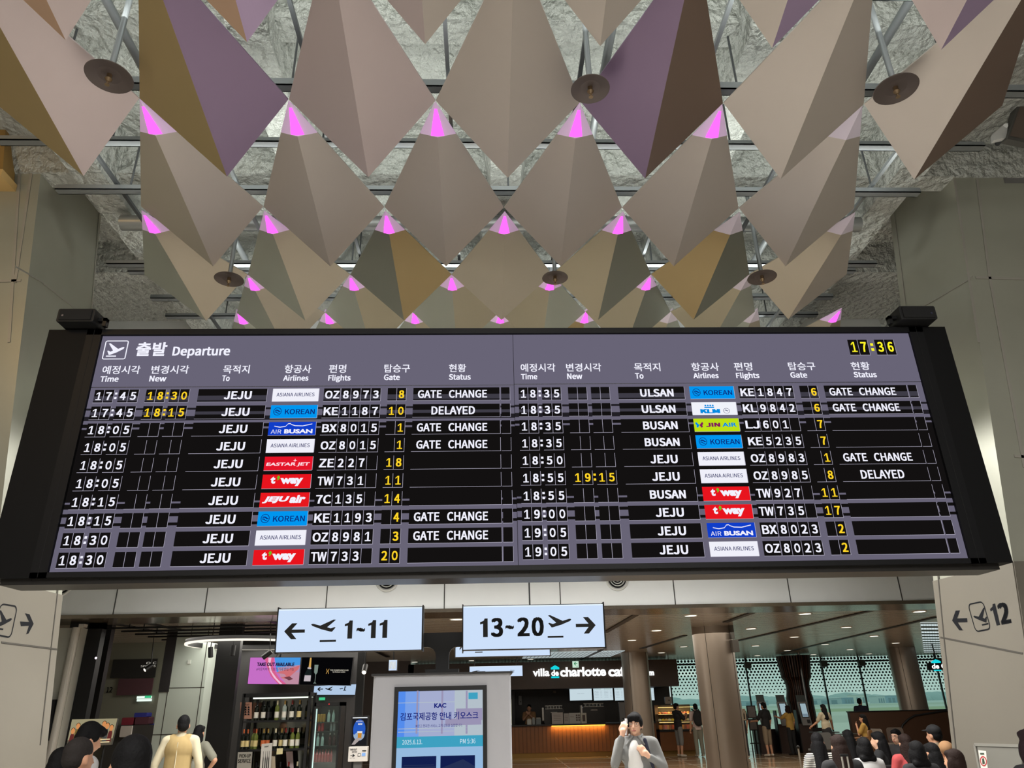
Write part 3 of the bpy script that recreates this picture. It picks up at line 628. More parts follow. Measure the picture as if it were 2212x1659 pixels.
mb.text('2', sub(Q, .385, .285, .47, .71, n), bold=.014); mb.text('0', sub(Q, .485, .28, .57, .71, n), bold=.014)
mb.qd(sub(Q, .60, .43, .765, .75, n), PLANE_R); mb.qd(sub(Q, .595, .24, .705, .28, n), [(0, 0), (1, 0), (1, 1), (0, 1)]); mb.qd(sub(Q, .795, .32, .935, .69, n), ARROW_R)
mb.build('lettering', G_ink, PAN[-1])
p = at(955, 1460, 9.32); t = empty('sign_post', (p.x, 9.35, 0), 'black T-shaped post carrying the two lit gate signs', 'post')
a0 = at(905, 1385, 9.32).x; a1 = at(1012, 1385, 9.32).x; zt = at(955, 1366, 9.32).z; zb = at(955, 1397, 9.32).z
mb = MB(); w0 = at(941, 1430, 9.32).x; w1 = at(969, 1430, 9.32).x
out = [(w0, 0), (w1, 0), (w1, zb-.1)]+[(w1+.1-.1*math.cos(q), zb-.1+.1*math.sin(q)) for q in (.4, .8, 1.2, 1.57)]+[(a1, zb), (a1, zt), (a0, zt), (a0, zb)]+[(w0-.1+.1*math.cos(q), zb-.1+.1*math.sin(q)) for q in (1.57, 1.2, .8, .4)]+[(w0, zb-.1)]
mb.slab([Vector((x, 9.335, z)) for x, z in out], (0, .1, 0)); mb.build('post_body', black, t)
zc = at(955, 1449, 9.3).z; MB().box(w0-.12, w1+.12, 9.31, 9.46, zc-.3, zc+.02).build('post_collar', black, t)
def hang(t, Q, us=(.12, .88)):
    for u in us: p_ = bil(Q, u, 1); MB().cyl(p_+Vector((0, .06, 0)), (p_.x, p_.y+.06, 3.56 if p_.y > 13.3 else 8.26), .012, n=6).build('hanger', black, t)
# signs behind: one for gate 12 and a blank-looking one
t, Q, n = lightbox('lit sign for gate 12, mostly hidden behind the 13~20 sign', [(983, 1421), (1187, 1415), (1190, 1375), (982, 1380)], 11.6, .0)
mb = MB(); mb.qd(sub(Q, .05, .2, .115, .75, n), [(.4, 0), (.6, 0), (.6, .6), (1, .3), (1, .5), (.5, 1), (0, .5), (0, .3), (.4, .6)]); mb.qd(sub(Q, .21, .22, .29, .28, n), [(0, 0), (1, 0), (1, 1), (0, 1)])
mb.text('탑승구', sub(Q, .325, .33, .515, .75, n), bold=.01); mb.text('12', sub(Q, .55, .36, .64, .72, n), bold=.02); mb.text('To Boarding Gate', sub(Q, .66, .38, .84, .5, n))
mb.build('lettering', G_ink, PAN[-1]); hang(t, Q, (.8,))
t, Q, n = lightbox('smaller lit hanging sign left of the cafe letters', [(1014, 1462), (1129, 1461), (1130, 1438), (1013, 1439)], 15.5, .0)
mb = MB(); mb.text('출발', sub(Q, .76, .34, .84, .6, n)); mb.qd(sub(Q, .05, .4, .3, .6, n), ARROW_L); mb.build('lettering', G_ink, PAN[-1])
hang(t, Q, (.1, .9))
t, Q, n = lightbox('small lit box sign hanging just left of the totem post', [(840, 1447), (858, 1450), (857, 1427), (840, 1424)], 13.4, .0)
mb = MB(); [mb.poly(sub(Q, .1+.16*i, .15, .16+.16*i, .85, n)) for i in range(5)]; mb.build('lettering', mat('pale_ink', (196, 190, 160), .6), t); hang(t, Q, (.5,))
# ================================================================ airport guide kiosk
YK = 8.5
x0, x1, _, zt = RQ(804, 1453, 1103, 1659, YK); x0 -= .01; x1 += .01
t = empty('guide_kiosk', ((x0+x1)/2, YK+.2, 0), 'white standing kiosk with a tall lit touch screen under the board', 'kiosk')
MB().rbox(x0, x1, YK, YK+.45, 0, zt-.02, .03, axis='z').build('body', mat('kiosk_white', (160, 160, 164), .4), t)
MB().box(x0-.02, x1+.02, YK-.03, YK+.48, zt-.02, zt).build('top_cap', mat('kiosk_cap', (24, 22, 22), .5), t)
s0, s1, _, sz1 = RQ(849, 1482, 1052, 1659, YK-.02); sz0 = .42
bz = MB().box(s0, s1, YK-.02, YK+.01, sz0, sz1).build('bezel', black, t)
Ys = YK-.024
e0, e1, _, ez1 = RQ(858, 1492, 1043, 1659, Ys); ez0 = sz0+.05
A = lambda x, y: at(x, y, Ys)
def KQ(a, b, c_, d, k=0): u0, u1, v0, v1 = RQ(a, b, c_, d, Ys); return XZ(u0, v0, u1, v1, Ys-.002*k)
mb = MB(); zb0 = at(950, 1590, Ys).z; zb1 = at(950, 1614, Ys).z
N_ = 12
for i in range(N_):   # sky picture grading from blue at the left
    ua = e0+(e1-e0)*i/N_; ub = e0+(e1-e0)*(i+1)/N_; mb.poly(XZ(ua, zb0, ub, ez1, Ys), 0 if i < 1 else 1 if i < 3 else 2 if i < 8 else 3)
mb.poly(XZ(e0, zb1, e1, zb0, Ys), 4); mb.poly(XZ(e0, ez0, e1, zb1, Ys), 5)
for px in (901, 955, 1008): q = KQ(px-2, 1492, px+2, 1585, .5); mb.poly(q, 6)
for a in ((1012, 1496, 1032, 1510), ): mb.poly(KQ(*a, .5), 4)
for py in (1516, 1572, 1579): mb.poly(KQ(860, py, 1042, py+1.3, .5), 3)
for a in ((962, 1552, 1040, 1566), (985, 1530, 1042, 1556)): mb.poly(KQ(*a, .4), 6)
for a in ((867, 1634, 942, 1700), (951, 1632, 1026, 1700)): mb.poly(KQ(*a, .5), 7)
for a in ((872, 1652, 938, 1654), (868, 1656, 940, 1700)): mb.poly(KQ(*a, .7), 8)
mb.poly([A(951, 1660)+Vector((0, -.0012, 0)), A(1000, 1640)+Vector((0, -.0012, 0)), A(1026, 1655)+Vector((0, -.0012, 0)), A(1026, 1690)+Vector((0, -.0012, 0)), A(951, 1690)+Vector((0, -.0012, 0))], 8)
mb.build('touch_screen', [glow('k_blue', (84, 140, 236)), glow('k_blue2', (120, 160, 232)), glow('k_lav', (164, 172, 206)), glow('k_grey', (178, 190, 200)), glow('k_teal', (62, 160, 192)), glow('k_pale', (150, 186, 222)), glow('k_mauve', (152, 146, 178)), glow('k_tile', (18, 30, 78)), glow('k_tile2', (36, 48, 84))], bz)
mb = MB(); mb.text('KAC', KQ(938, 1519, 964, 1529, 2), bold=.04); mb.text('김포국제공항 안내 키오스크', KQ(865, 1538, 1033, 1555, 2), bold=.02); mb.text('빠르고 편리한 서비스, 고객 감동을 실현합니다.', KQ(898, 1564, 999, 1571, 2), 0, .0)
mb.text('2025.6.13.', KQ(869, 1598, 912, 1608, 2), 1); mb.text('PM 5:36', KQ(994, 1596, 1027, 1606, 2), 1)
mb.build('screen_lettering', [glow('k_navy', (24, 34, 120)), glow('k_white', (225, 240, 250))], bz)
# ================================================================ bar on the left of the concourse
dark_wall = mat('charcoal_wall', (46, 45, 46), .5, .1, vary=.05)
pale_c = mat('pale_concrete', (150, 148, 138), .6, vary=.08, vscale=6)
green_p = mat('pale_green_panel', (176, 186, 178), .4, 0)
pink_t = mat('pink_grey_tile', (150, 132, 138), .5)
olive = mat('olive_glass_wall', (112, 112, 98), .3, .1)
def upwall(name, x0, x1, Y, z0, z1, M, dep=.1, kind=True):
    o = MB().box(x0, x1, Y, Y+dep, z0, z1).build(name, M)
    return struct(o) if kind else o
def PX(px, py, Y): return at(px, py, Y).x
# pale wall beside the left column with a rounded white post
Y = 13.4
struct(MB().box(-9, PX(150, 1480, Y), Y, Y+.25, 0, at(160, 1356, Y).z).build('wall_side', pale_c))
xw = PX(139, 1500, Y); zt = at(172, 1356, Y).z
t = empty('door_post', (xw, Y-.05, 0), 'rounded white post at the edge of the pale wall beside the left column', 'post')
MB().rbox(xw-.055, xw+.055, Y-.11, Y+.02, 0, zt, .05, axis='z').build('post', mat('post_white', (176, 170, 160), .35, .2), t)
MB().box(-6.8, xw+.055, Y-.1, Y+.02, zt, zt+.05).build('head_rail', mat('post_white', (176, 170, 160), .35, .2), t)
t = empty('shop_portal', (xw+.2, 13.7, 0), 'black metal frame of the bar front next to the white post', 'frame')
xa, xb = xw+.06, xw+.30; zt2 = at(160, 1336, 13.7).z
MB().box(xa, xb, 13.62, 13.78, 0, zt2).build('upright', black, t); MB().box(-7.2, xb, 13.62, 13.78, zt, zt2).build('header', black, t)
MB().ball((xb+.0, 13.6, at(176, 1422, 13.6).z), (.018,)*3).build('lamp_dot', glow('lamp_dot', (255, 235, 255), 2), t)
p = at(112, 1560, 12.8); t = empty('wall_screen', p, 'thin black screen edge on the pale wall beside the left column', 'screen')
q = PQ([(100, 1600), (106, 1600), (120, 1511), (109, 1511)], 13.3); MB().slab(q, (0, .06, 0)).build('screen_frame', black, t)
# mirror wall of the bar, its reflected depth built solid, with the columns
o = MB().box(-14, PX(470, 1500, 19), 19, 19.15, 0, 3.4).build('wall_back', olive); struct(o)
struct(MB().box(-14, PX(884, 1500, 28.6), 28.7, 28.9, 0, 3.5).build('wall_back_brown', mat('brown_back_wall', (66, 50, 40), .5, vary=.06)))
struct(MB().box(PX(428, 1500, 18.2), PX(475, 1500, 18.2), 18.2, 18.4, 0, 3.3).build('wall_tiles', pink_t))
g = MB()
for i in range(8): z = .3+.36*i; g.box(PX(428, 1500, 18.2), PX(475, 1500, 18.2), 18.195, 18.2, z, z+.012)
struct(g.build('trim_10', mat('tile_joint', (84, 74, 80), .7)))
t = empty('bar_ledge', (PX(445, 1590, 17.9), 17.9, 0), 'white ledge with wooden front under the pink grey tiles', 'counter')
MB().box(PX(425, 1590, 17.9), PX(480, 1590, 17.9), 17.7, 18.2, .95, 1.1).build('worktop', mat('ledge_white', (190, 184, 186), .4), t); MB().box(PX(425, 1590, 17.9), PX(480, 1590, 17.9), 17.8, 18.2, 0, .95).build('front', mat('ledge_wood', (120, 84, 52), .5), t)
Y = 16.2
t = empty('panelled_column', (PX(385, 1500, Y), Y+.3, 0), 'pale green panelled column behind the man in the beige waistcoat', 'column')
xa, xb = PX(334, 1560, Y), PX(431, 1560, Y); MB().box(xa, xb, Y, Y+.6, 0, 3.25).build('cladding', green_p, t)
mb = MB()
for px in (352, 424): x = PX(px, 1560, Y); mb.box(x-.008, x+.008, Y-.003, Y, 0, 3.25)
for py in (1486, 1586): z = at(385, py, Y).z; mb.box(xa, xb, Y-.003, Y, z-.008, z+.008)
mb.build('panel_joints', groove, t)
x = PX(362, 1440, Y); MB().box(x-.1, x+.1, Y-.02, Y, at(362, 1495, Y).z, 3.24).build('dark_louvre', mat('louvre_dark', (34, 32, 34), .6), t)
x = PX(409, 1430, Y); z = at(409, 1430, Y).z; MB().box(x-.03, x+.03, Y-.02, Y, z-.04, z+.04).build('wall_switch', mat('switch_white', (190, 195, 188), .4), t)
for nm, a, b_, Y, lab in (('black_pillar', 464, 518, 15.2, 'tall black pillar left of the wine rack'), ('black_pillar', 176, 232, 15.0, 'wide black pillar left of the poster board')):
    o = MB().box(PX(a, 1420, Y)+.02, PX(b_, 1420, Y)-.02, Y, Y+.15, 0, 3.25).build(nm, black); tag(o, lab, 'pillar')
# reflections in the mirror wall, built as solid things
Yd = 18.97
def dq(a, b, c_, d, k=0): u0, u1, v0, v1 = RQ(a, b, c_, d, Yd); return XZ(u0, v0, u1, v1, Yd-.003*k)
def slabthing(name, label, cat, box, m, dep=.04):
    u0, u1, v0, v1 = RQ(*box, Yd); return tag(MB().box(u0, u1, Yd-dep, Yd, v0, v1).build(name, m), label, cat)
tag(slabthing('maroon_board', 'maroon board reflected high in the mirror wall of the bar', 'board', (256, 1466, 330, 1501), mat('maroon', (72, 44, 50), .5)))
t = slabthing('shop_fascia', 'dark fascia with faint letters reflected in the mirror wall of the bar', 'sign', (243, 1424, 338, 1464), mat('fascia_dark', (28, 27, 26), .5))
mb = MB(); mb.text('O C', dq(318, 1430, 340, 1435, 18), 1); mb.text('SPORTS', dq(306, 1437, 338, 1441, 18), 1); mb.build('lettering', [ink, glow('small_white_letters', (180, 176, 165))], t)
mb = MB(); mb.text('1', dq(217, 1484, 222, 1496, 1), 0, .01); mb.text('12', dq(230, 1484, 243, 1496, 1), 0, .01)
tag(mb.build('wall_number', ink), 'dark number 12 reflected in the mirror wall of the bar', 'lettering')
for a, lab in (((297, 1504, 328, 1509), 'upper'), ((297, 1510, 328, 1515), 'lower')): slabthing('light_strip', '%s of the two white light strips reflected in the mirror wall' % lab, 'light', a, glow('strip_white', (214, 230, 220), 1.3))
t = slabthing('exit_sign', 'small green exit sign reflected beside the white light strips', 'sign', (315, 1503, 328, 1508), glow('exit_green', (60, 190, 130)), .06)
t = slabthing('blue_notice', 'blue notice with white writing reflected at the foot of the mirror wall', 'sign', (325, 1563, 343, 1582), mat('notice_blue', (24, 30, 110), .5, emit=(20, 26, 90), es=.4), .06)
mb = MB(); mb.text('안내', dq(328, 1566, 340, 1570, 22)); mb.text('Notice', dq(328, 1573, 340, 1576, 22)); mb.build('lettering', glow('notice_white', (190, 190, 220)), t)
Yd = 18.6
u0, u1, v0, v1 = RQ(268, 1566, 336, 1600, Yd)
t = empty('goods_counter', ((u0+u1)/2, Yd+.2, 0), 'dark counter with goods reflected in the mirror wall', 'counter'); MB().box(u0-.4, u1+.1, Yd, Yd+.35, 0, v1).build('counter_body', mat('counter_dark', (52, 50, 48), .5), t)
for i, (a, c_, lab) in enumerate((((262, 1550, 287, 1566), (110, 26, 40), 'folded red goods on the dark counter'), ((289, 1541, 316, 1548), (36, 40, 120), 'flat blue box on top of the goods on the dark counter'), ((291, 1549, 320, 1565), (70, 34, 44), 'pile of dark red goods under the flat blue box'), ((262, 1568, 286, 1592), (176, 168, 160), 'white and red bag hanging in front of the dark counter'))):
    u0, u1, w0, w1 = RQ(*a, Yd); w0 = max(w0, v1) if i < 3 else w0
    if i == 1: w0 = RQ(291, 1549, 320, 1565, Yd)[3]; w1 = w0+.09
    o = MB().rbox(u0, u1, Yd+.02 if i < 3 else Yd-.06, Yd+.3 if i < 3 else Yd-.005, w0, w1, .02).build('goods_box' if i < 3 else 'carrier_bag', mat('goods_%d' % i, c_, .6)); tag(o, lab, 'box' if i < 3 else 'bag')
# picture board of a group of people
Y = 12.6
q = PQ([(143, 1614), (240, 1609), (254, 1552), (156, 1554)], Y)
t = empty('poster_board', (q[0]+q[1])/2, 'lit poster board showing a row of people behind the standing men', 'poster')
MB().slab(q, (0, .05, 0)).build('board', mat('poster_edge', (60, 58, 54), .5), t)
for u in (.2, .8): p_ = bil(q, u, .3); MB().cyl((p_.x, p_.y+.06, 0), p_+Vector((0, .06, 0)), .015, n=8).build('stand_leg', black, t)
mb = MB(); n = Vector((0, -.004, 0)); mb.poly([a+n for a in q], 0); n2 = Vector((0, -.006, 0)); n3 = Vector((0, -.008, 0))
rr = random.Random(4)
mb.poly(sub(q, 0, 0, 1, .25, n*1.2), 4)
for i, u in enumerate((.08, .17, .27, .36, .5, .58, .66, .74, .82, .92)):
    h = .62+.25*((i*37) % 10)/10
    mb.qd(sub(q, u-.05, .12, u+.05, h-.12, n2*(1+.02*i)), [(0, 0), (1, 0), (.95, .75), (.7, 1), (.3, 1), (.05, .75)], 1+i % 3)
    c_ = bil(q, u, h-.05)+n3; mb.ball(c_, (.03, .002, .042), 5, 10, 6); mb.ball(c_+Vector((0, .001, .014)), (.033, .002, .034), 6, 10, 6)
for v in (.2, .1): mb.qd(sub(q, .55, v, .95, v+.04, n3*1.2), [(0, 0), (1, 0), (1, 1), (0, 1)], 7)
mb.build('picture', [glow('poster_ground', (150, 142, 112)), glow('poster_wine', (96, 42, 40)), glow('poster_olive', (110, 92, 48)), glow('poster_slate', (70, 72, 70)), glow('poster_low', (88, 80, 66)), glow('poster_skin', (206, 138, 84)), glow('poster_hair', (30, 22, 20)), glow('poster_text', (225, 205, 160))], t)
# ring lamp with spots and the track lamps
p = atz(540, 1394, 2.98); p = at(540, 1394, 15.8); r = (PX(672, 1394, 15.8)-PX(408, 1394, 15.8))/2
t = empty('ring_lamp', p, 'large black ring lamp with a lit white edge over the bar', 'lamp')
MB().lathe([(r-.06, .0), (r, 0), (r, .09), (r-.06, .09), (r-.06, 0)], p, 64).build('ring', black, t)
MB().lathe([(r-.055, -.004), (r+.006, -.004), (r+.006, .03)], p, 64).build('light_edge', glow('warm_white', (255, 246, 228), 1.2), t)
for a in (.8, 2.3, 3.9, 5.4): c_ = p+Vector((r*math.cos(a), r*math.sin(a), 0)); MB().cyl(c_+Vector((0, 0, .09)), (c_.x, c_.y, 3.25), .006, n=6).build('hanger', black, t)
for i, (px, py, Y, ang, lab) in enumerate(((455, 1409, 15.0, (.15, 0, -1), 'black spot lamp under the left end of the ring lamp'), (503, 1405, 14.9, (0, 0, -1), 'black spot lamp pointing down under the ring lamp middle'), (577, 1414, 14.6, (-.7, -.1, -.55), 'black spot lamp tilted in front of the pink screen'), (470, 1413, 17.0, (-.4, -.4, -.8), 'lit spot lamp beside the left end of the ring lamp'), (602, 1417, 17.0, (-.3, -.5, -.8), 'lit spot lamp above the pink screen'), (321, 1442, 17.5, (-.5, -.5, -.5), 'lit spot lamp in front of the dark fascia'), (788, 1445, 14, (0, -.7, -.6), 'lit spot lamp left of the kiosk top'))):
    c_ = at(px, py, Y); d = Vector(ang).normalized(); t = empty('spot_lamp', c_, lab, 'lamp', 'spot lamps over the bar')
    MB().cyl(c_-d*.09, c_+d*.09, .045, n=14).build('barrel', black, t); MB().cyl(c_-d*.06, (c_.x, c_.y, 3.25), .01, n=6).build('stem', black, t)
    MB().cyl(c_+d*.09, c_+d*.095, .036, n=14).build('lens', glow('spot_lens', (255, 246, 225), 3) if i > 2 else black_matte, t)
# hanging rods grid above the bar
Yg = [14.3, 14.9, 15.5, 16.1, 16.8, 17.5]
for i, y in enumerate(Yg): tag(MB().box(-6.9, -2.1, y-.015, y+.015, 3.10, 3.13).box(-6.5, -6.48, y-.01, y+.01, 3.12, 3.56).box(-2.6, -2.58, y-.01, y+.01, 3.12, 3.56).build('mesh_bar', black), 'black bar of the ceiling grid over the bar, %s back' % 'first second third fourth fifth sixth'.split()[i], 'bar', 'ceiling grid bars over the bar')
# advertising screens
Y = 16.6
struct(MB().box(PX(500, 1500, 17), PX(775, 1500, 17), 17, 17.15, 0, 3.25).build('wall_bar', dark_wall))
q = PQ([(534, 1478), (646, 1479), (651, 1419.5), (540, 1419.5)], Y)
t = empty('advert_screen', (q[0]+q[1])/2, 'pink lit advert screen reading TAKE OUT AVAILABLE', 'screen')
cs = MB().slab(q, (0, .08, 0)).build('case', black, t); MB().slab(sub(q, .3, .3, .7, .7, Vector((0, .08, 0))), (0, .33, 0)).build('wall_mount', black, t)
mb = MB(); n = Vector((0, -.004, 0)); mb.poly(sub(q, .01, .015, .99, .985, n), 0); n2 = n*1.5; n3 = n*3.2
for pts, k in (([(.48, .985), (.99, .985), (.99, .45), (.55, .45)], 1), ([(.55, .62), (.99, .72), (.99, .015), (.75, .015), (.62, .3)], 3)): mb.qd([a+n2 for a in q], pts, k)
mb.qd([a+n2*1.2 for a in q], [(.28, .985), (.48, .985), (.46, .7), (.52, .45), (.62, .2), (.76, .015), (.6, .015), (.44, .3), (.36, .6), (.32, .8)], 2)
mb.qd([a+n2*1.4 for a in q], [(.36, .985), (.42, .985), (.41, .7), (.46, .45), (.56, .22), (.68, .015), (.63, .015), (.5, .25), (.41, .5), (.37, .75)], 6)
mb.qd([a+n2*1.6 for a in q], [(.52, .42), (.99, .70), (.96, .55), (.76, .2), (.62, .24), (.74, .3), (.7, .38)], 4); mb.qd([a+n2*1.7 for a in q], [(.70, .25), (.80, .30), (.88, .2), (.80, .15)], 5)
mb.text('TAKE OUT AVAILABLE', sub(q, .155, .66, .88, .80, n3), 7, .02); mb.text('#라운지바의 드링크 기내 반입 가능', sub(q, .15, .50, .88, .61, n3), 7, .0)
mb.build('picture', [glow('ad_pink', (196, 110, 196)), glow('ad_blue', (70, 150, 225)), glow('ad_rose', (214, 96, 140)), glow('ad_cloud', (190, 140, 160)), glow('ad_wing', (206, 110, 116)), glow('ad_shade', (110, 60, 70)), glow('ad_light', (240, 190, 215)), glow('ad_ink', (36, 24, 60))], cs)
q = PQ([(646, 1479.5), (757, 1481), (764, 1419.5), (651.5, 1419)], Y)
t = empty('advert_screen', (q[0]+q[1])/2, 'black advert screen with a champagne bottle and glass', 'screen')
cs = MB().slab(q, (0, .08, 0)).build('case', black, t); MB().slab(sub(q, .3, .3, .7, .7, Vector((0, .08, 0))), (0, .33, 0)).build('wall_mount', black, t)
mb = MB(); mb.poly(sub(q, .01, .015, .99, .985, n), 0)
qq = [a+n2 for a in q]
mb.qd(qq, [(.08, .12), (.09, .38), (.13, .55), (.16, .75), (.165, .97), (.195, .97), (.195, .75), (.21, .55), (.225, .38), (.22, .12)], 1); qq = [a+n2*1.3 for a in q]
mb.qd(qq, [(.085, .13), (.095, .34), (.215, .34), (.215, .13)], 2); mb.qd(qq, [(.155, .62), (.165, .97), (.195, .97), (.2, .62)], 3); mb.qd(qq, [(.13, .6), (.17, .66), (.21, .6), (.2, .56), (.15, .57)], 2)
mb.qd(qq, [(.265, .72), (.34, .72), (.335, .45), (.31, .37), (.3, .37), (.27, .45)], 4); mb.qd(qq, [(.298, .37), (.308, .37), (.308, .1), (.335, .06), (.27, .06), (.298, .1)], 4)
for s in (0, 1): mb.qd(sub(q, .50, .4, .56, .58, n3), [(0, 0), (.3, .5), (0, 1), (.15, 1), (.5, .5), (.15, 0)] if not s else [(1, 0), (.7, .5), (1, 1), (.85, 1), (.5, .5), (.85, 0)], 3)
mb.text('THE CHAMPAGNE CLUB', sub(q, .575, .51, .93, .555, n3), 5, .01); mb.text('by Richard Juhlin', sub(q, .63, .44, .87, .49, n3), 5, .01)
mb.build('picture', [glow('ad_black', (6, 6, 8)), glow('ad_glass', (22, 30, 30)), glow('ad_label', (190, 180, 185)), glow('ad_gold', (206, 160, 84)), glow('ad_flute', (120, 136, 128)), glow('ad_white', (200, 195, 180))], cs)
# mirror reflection of a lit gate sign, built as a glowing panel
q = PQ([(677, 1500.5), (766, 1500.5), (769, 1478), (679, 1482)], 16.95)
t = empty('sign_reflection', (q[0]+q[1])/2, 'reversed reflection of a lit gate sign with arrow and 1~ under the black advert screen', 'sign'); MB().slab(q, (0, .04, 0)).build('light_panel', glow('sign_reflection_glow', (176, 200, 228)), t)
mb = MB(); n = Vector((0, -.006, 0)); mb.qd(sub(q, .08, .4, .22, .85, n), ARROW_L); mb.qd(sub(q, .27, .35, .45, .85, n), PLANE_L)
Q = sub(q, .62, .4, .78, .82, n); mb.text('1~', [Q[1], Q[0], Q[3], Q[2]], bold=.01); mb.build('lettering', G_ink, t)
struct(MB().box(PX(768, 1500, 15), PX(784, 1500, 15), 15, 15.12, 0, 3.25).build('wall_post', black))
u0, u1, v0, v1 = RQ(689, 1506.5, 701, 1512.5, 16.9); t = tag(MB().box(u0, u1, 16.9, 16.96, v0, v1).build('exit_sign', glow('exit_green2', (70, 200, 140))), 'small green exit sign above the drinks fridge', 'sign')
# ---------------------------------------------------------------- bottles
glass_dk = mat('dark_bottle_glass', (16, 20, 14), .12, 0, spec=.8); glass_gr = mat('green_bottle_glass', (92, 100, 44), .12, 0, spec=.8); glass_cl = mat('clear_bottle_glass', (170, 180, 170), .1, 0, spec=.8, trans=.4)
foil = {k: mat('foil_'+k, c, .35, .3) for k, c in dict(red=(112, 30, 26), orange=(168, 84, 44), gold=(150, 120, 60), black=(20, 20, 22), cream=(190, 180, 150), white=(205, 205, 200)).items()}
labm = {k: mat('label_'+k, c, .6) for k, c in dict(white=(206, 200, 186), cream=(196, 176, 120), dark=(34, 30, 30), orange=(190, 96, 50), rose=(190, 150, 140)).items()}
PROT = {}
def bottle(loc, gl, fo, la, label, h=.31, group='bottles on the wine rack'):
    key = (gl.name, fo, la)
    if key in PROT: return copy_thing(PROT[key], loc, label, group)
    t = empty('wine_bottle', loc, label, 'bottle', group)
    MB().lathe([(0, 0), (.036, 0), (.038, .01), (.038, .19), (.034, .212), (.018, .235), (.0145, .25), (.0145, .31), (0, .31)], n=16).build('glass', gl, t, local=True)
    MB().lathe([(.0152, .245), (.0158, .312), (0, .3125)], n=14).build('foil', foil[fo], t, local=True)
    MB().lathe([(.0386, .04), (.0386, .135)], n=16).build('paper_label', labm[la], t, local=True)
    PROT[key] = t; return t
Y = 14.0
x0, x1, _, zt = RQ(513, 1497, 664, 1659, Y); x0 += .05
t = empty('wine_rack', ((x0+x1)/2, Y+.2, 0), 'black metal wine rack with mirror back and shelves of bottles', 'shelf')
for x in (x0, x1): 
    for y in (Y, Y+.4): MB().box(x-.025, x+.025, y-.025, y+.025, 0, zt).build('upright', black, t)
MB().box(x0, x1, Y-.025, Y+.425, zt-.06, zt).build('header', black, t)
MB().box(x0+.02, x1-.02, Y+.43, Y+.44, .2, zt-.06).build('mirror_back', mat('mirror_back', (120, 122, 118), .06, .95), t)
SH = [at(590, 1556, Y).z, at(590, 1618, Y).z, at(590, 1618, Y).z-.52]
for z in SH: MB().box(x0, x1, Y, Y+.4, z-.03, z).build('shelf_board', black, t)
MB().box(x0+.05, x1-.05, Y+.36, Y+.38, zt-.085, zt-.062).build('light_strip', glow('rack_light', (220, 230, 215), 1.6), t)
pos = 'first second third fourth fifth sixth seventh eighth ninth tenth eleventh twelfth thirteenth'.split()
for i, (px, g_, fo, la, d) in enumerate(((553, glass_dk, 'black', 'white', 'long-necked bottle with white hang label'), (561, glass_dk, 'black', 'dark', 'plain dark bottle'), (568, glass_dk, 'black', 'white', 'dark bottle with rose and white label'), (575, glass_dk, 'black', 'dark', 'plain dark bottle'), (597, glass_gr, 'cream', 'white', 'green bottle with cream capsule'), (613, glass_cl, 'gold', 'white', 'clear bottle with gold capsule'), (629, glass_dk, 'red', 'white', 'dark bottle with red capsule'), (645, glass_dk, 'gold', 'cream', 'dark bottle with gold capsule'))):
    bottle((PX(px, 1550, Y+.12), Y+(.12 if i not in (1, 3) else .24), SH[0]), g_, fo, la, '%s, %s from left on the upper wine shelf' % (d, pos[i]))
for i, (px, g_, fo, la, d, back) in enumerate(((525, glass_dk, 'orange', 'cream', 'dark bottle with orange capsule', 0), (534, glass_dk, 'orange', 'cream', 'dark bottle with orange capsule', 0), (543, glass_gr, 'red', 'cream', 'yellow green bottle', .1), (552, glass_gr, 'orange', 'cream', 'yellow green bottle', 0), (567, glass_dk, 'gold', 'orange', 'dark bottle with orange label', .04), (576.5, glass_dk, 'gold', 'orange', 'dark bottle with orange label', .04),
        (594, glass_dk, 'cream', 'white', 'dark bottle with tall pale label', 0), (605, glass_dk, 'gold', 'cream', 'dark bottle with cream label', .06), (616, glass_dk, 'red', 'white', 'dark bottle with square white label', .0), (624, glass_dk, 'red', 'cream', 'dark bottle with cream label', .12), (631, glass_gr, 'red', 'white', 'green bottle with red capsule', 0), (641, glass_gr, 'cream', 'white', 'green bottle with white label', .05))):
    bottle((PX(px, 1600, Y+.1), Y+.1+back, SH[1]), g_, fo, la, '%s, %s from left on the middle wine shelf' % (d, pos[i]))
for i, (px, g_, fo, la) in enumerate(((604, glass_dk, 'black', 'white'), (622, glass_dk, 'red', 'dark'), (641, glass_dk, 'cream', 'white'), (552, glass_dk, 'black', 'dark'), (534, glass_dk, 'black', 'white'))):
    h = at(600, 1628, Y).z-.31; bottle((PX(px, 1650, Y+.1), Y+.16, SH[2]), g_, fo, la, 'dark bottle on the low wine shelf, %s' % ('behind the paper bag', 'with a red capsule', 'rightmost', 'behind the tall leaflet', 'behind the pick-up card')[i])
def card(name, label, c, Yc, m, texts=(), cat='card', extra=None):
    q = PQ(c, Yc); t = empty(name, (q[0]+q[1])/2, label, cat); sh_ = MB().slab(q, (0, .012, 0)).build('sheet', m, t)
    mb = MB(); n = Vector((0, -.003, 0)); ok = False
    for s, u in texts: mb.text(s, sub(q, *u, n), 0, .01); ok = True
    if extra: extra(mb, q, n); ok = True
    if ok: mb.build('print', ink, sh_)
    return t
card_w = mat('card_white', (178, 174, 166), .6)
card('pickup_card', 'grey card reading PICK-UP SERVICE at the foot of the wine rack', [(510, 1680), (541, 1680), (545, 1624), (514, 1625)], Y-.06, mat('card_grey', (140, 136, 126), .6), (('PICK-UP', (.12, .78, .93, .92)), ('SERVICE', (.05, .58, .93, .73))))
def pics(mb, q, n):
    for u in (.25, .45, .62, .78): mb.qd(sub(q, u-.05, .3, u+.05, .8, n), [(.1, 0), (.9, 0), (.9, .6), (.65, .75), (.65, 1), (.35, 1), (.35, .75), (.1, .6)])
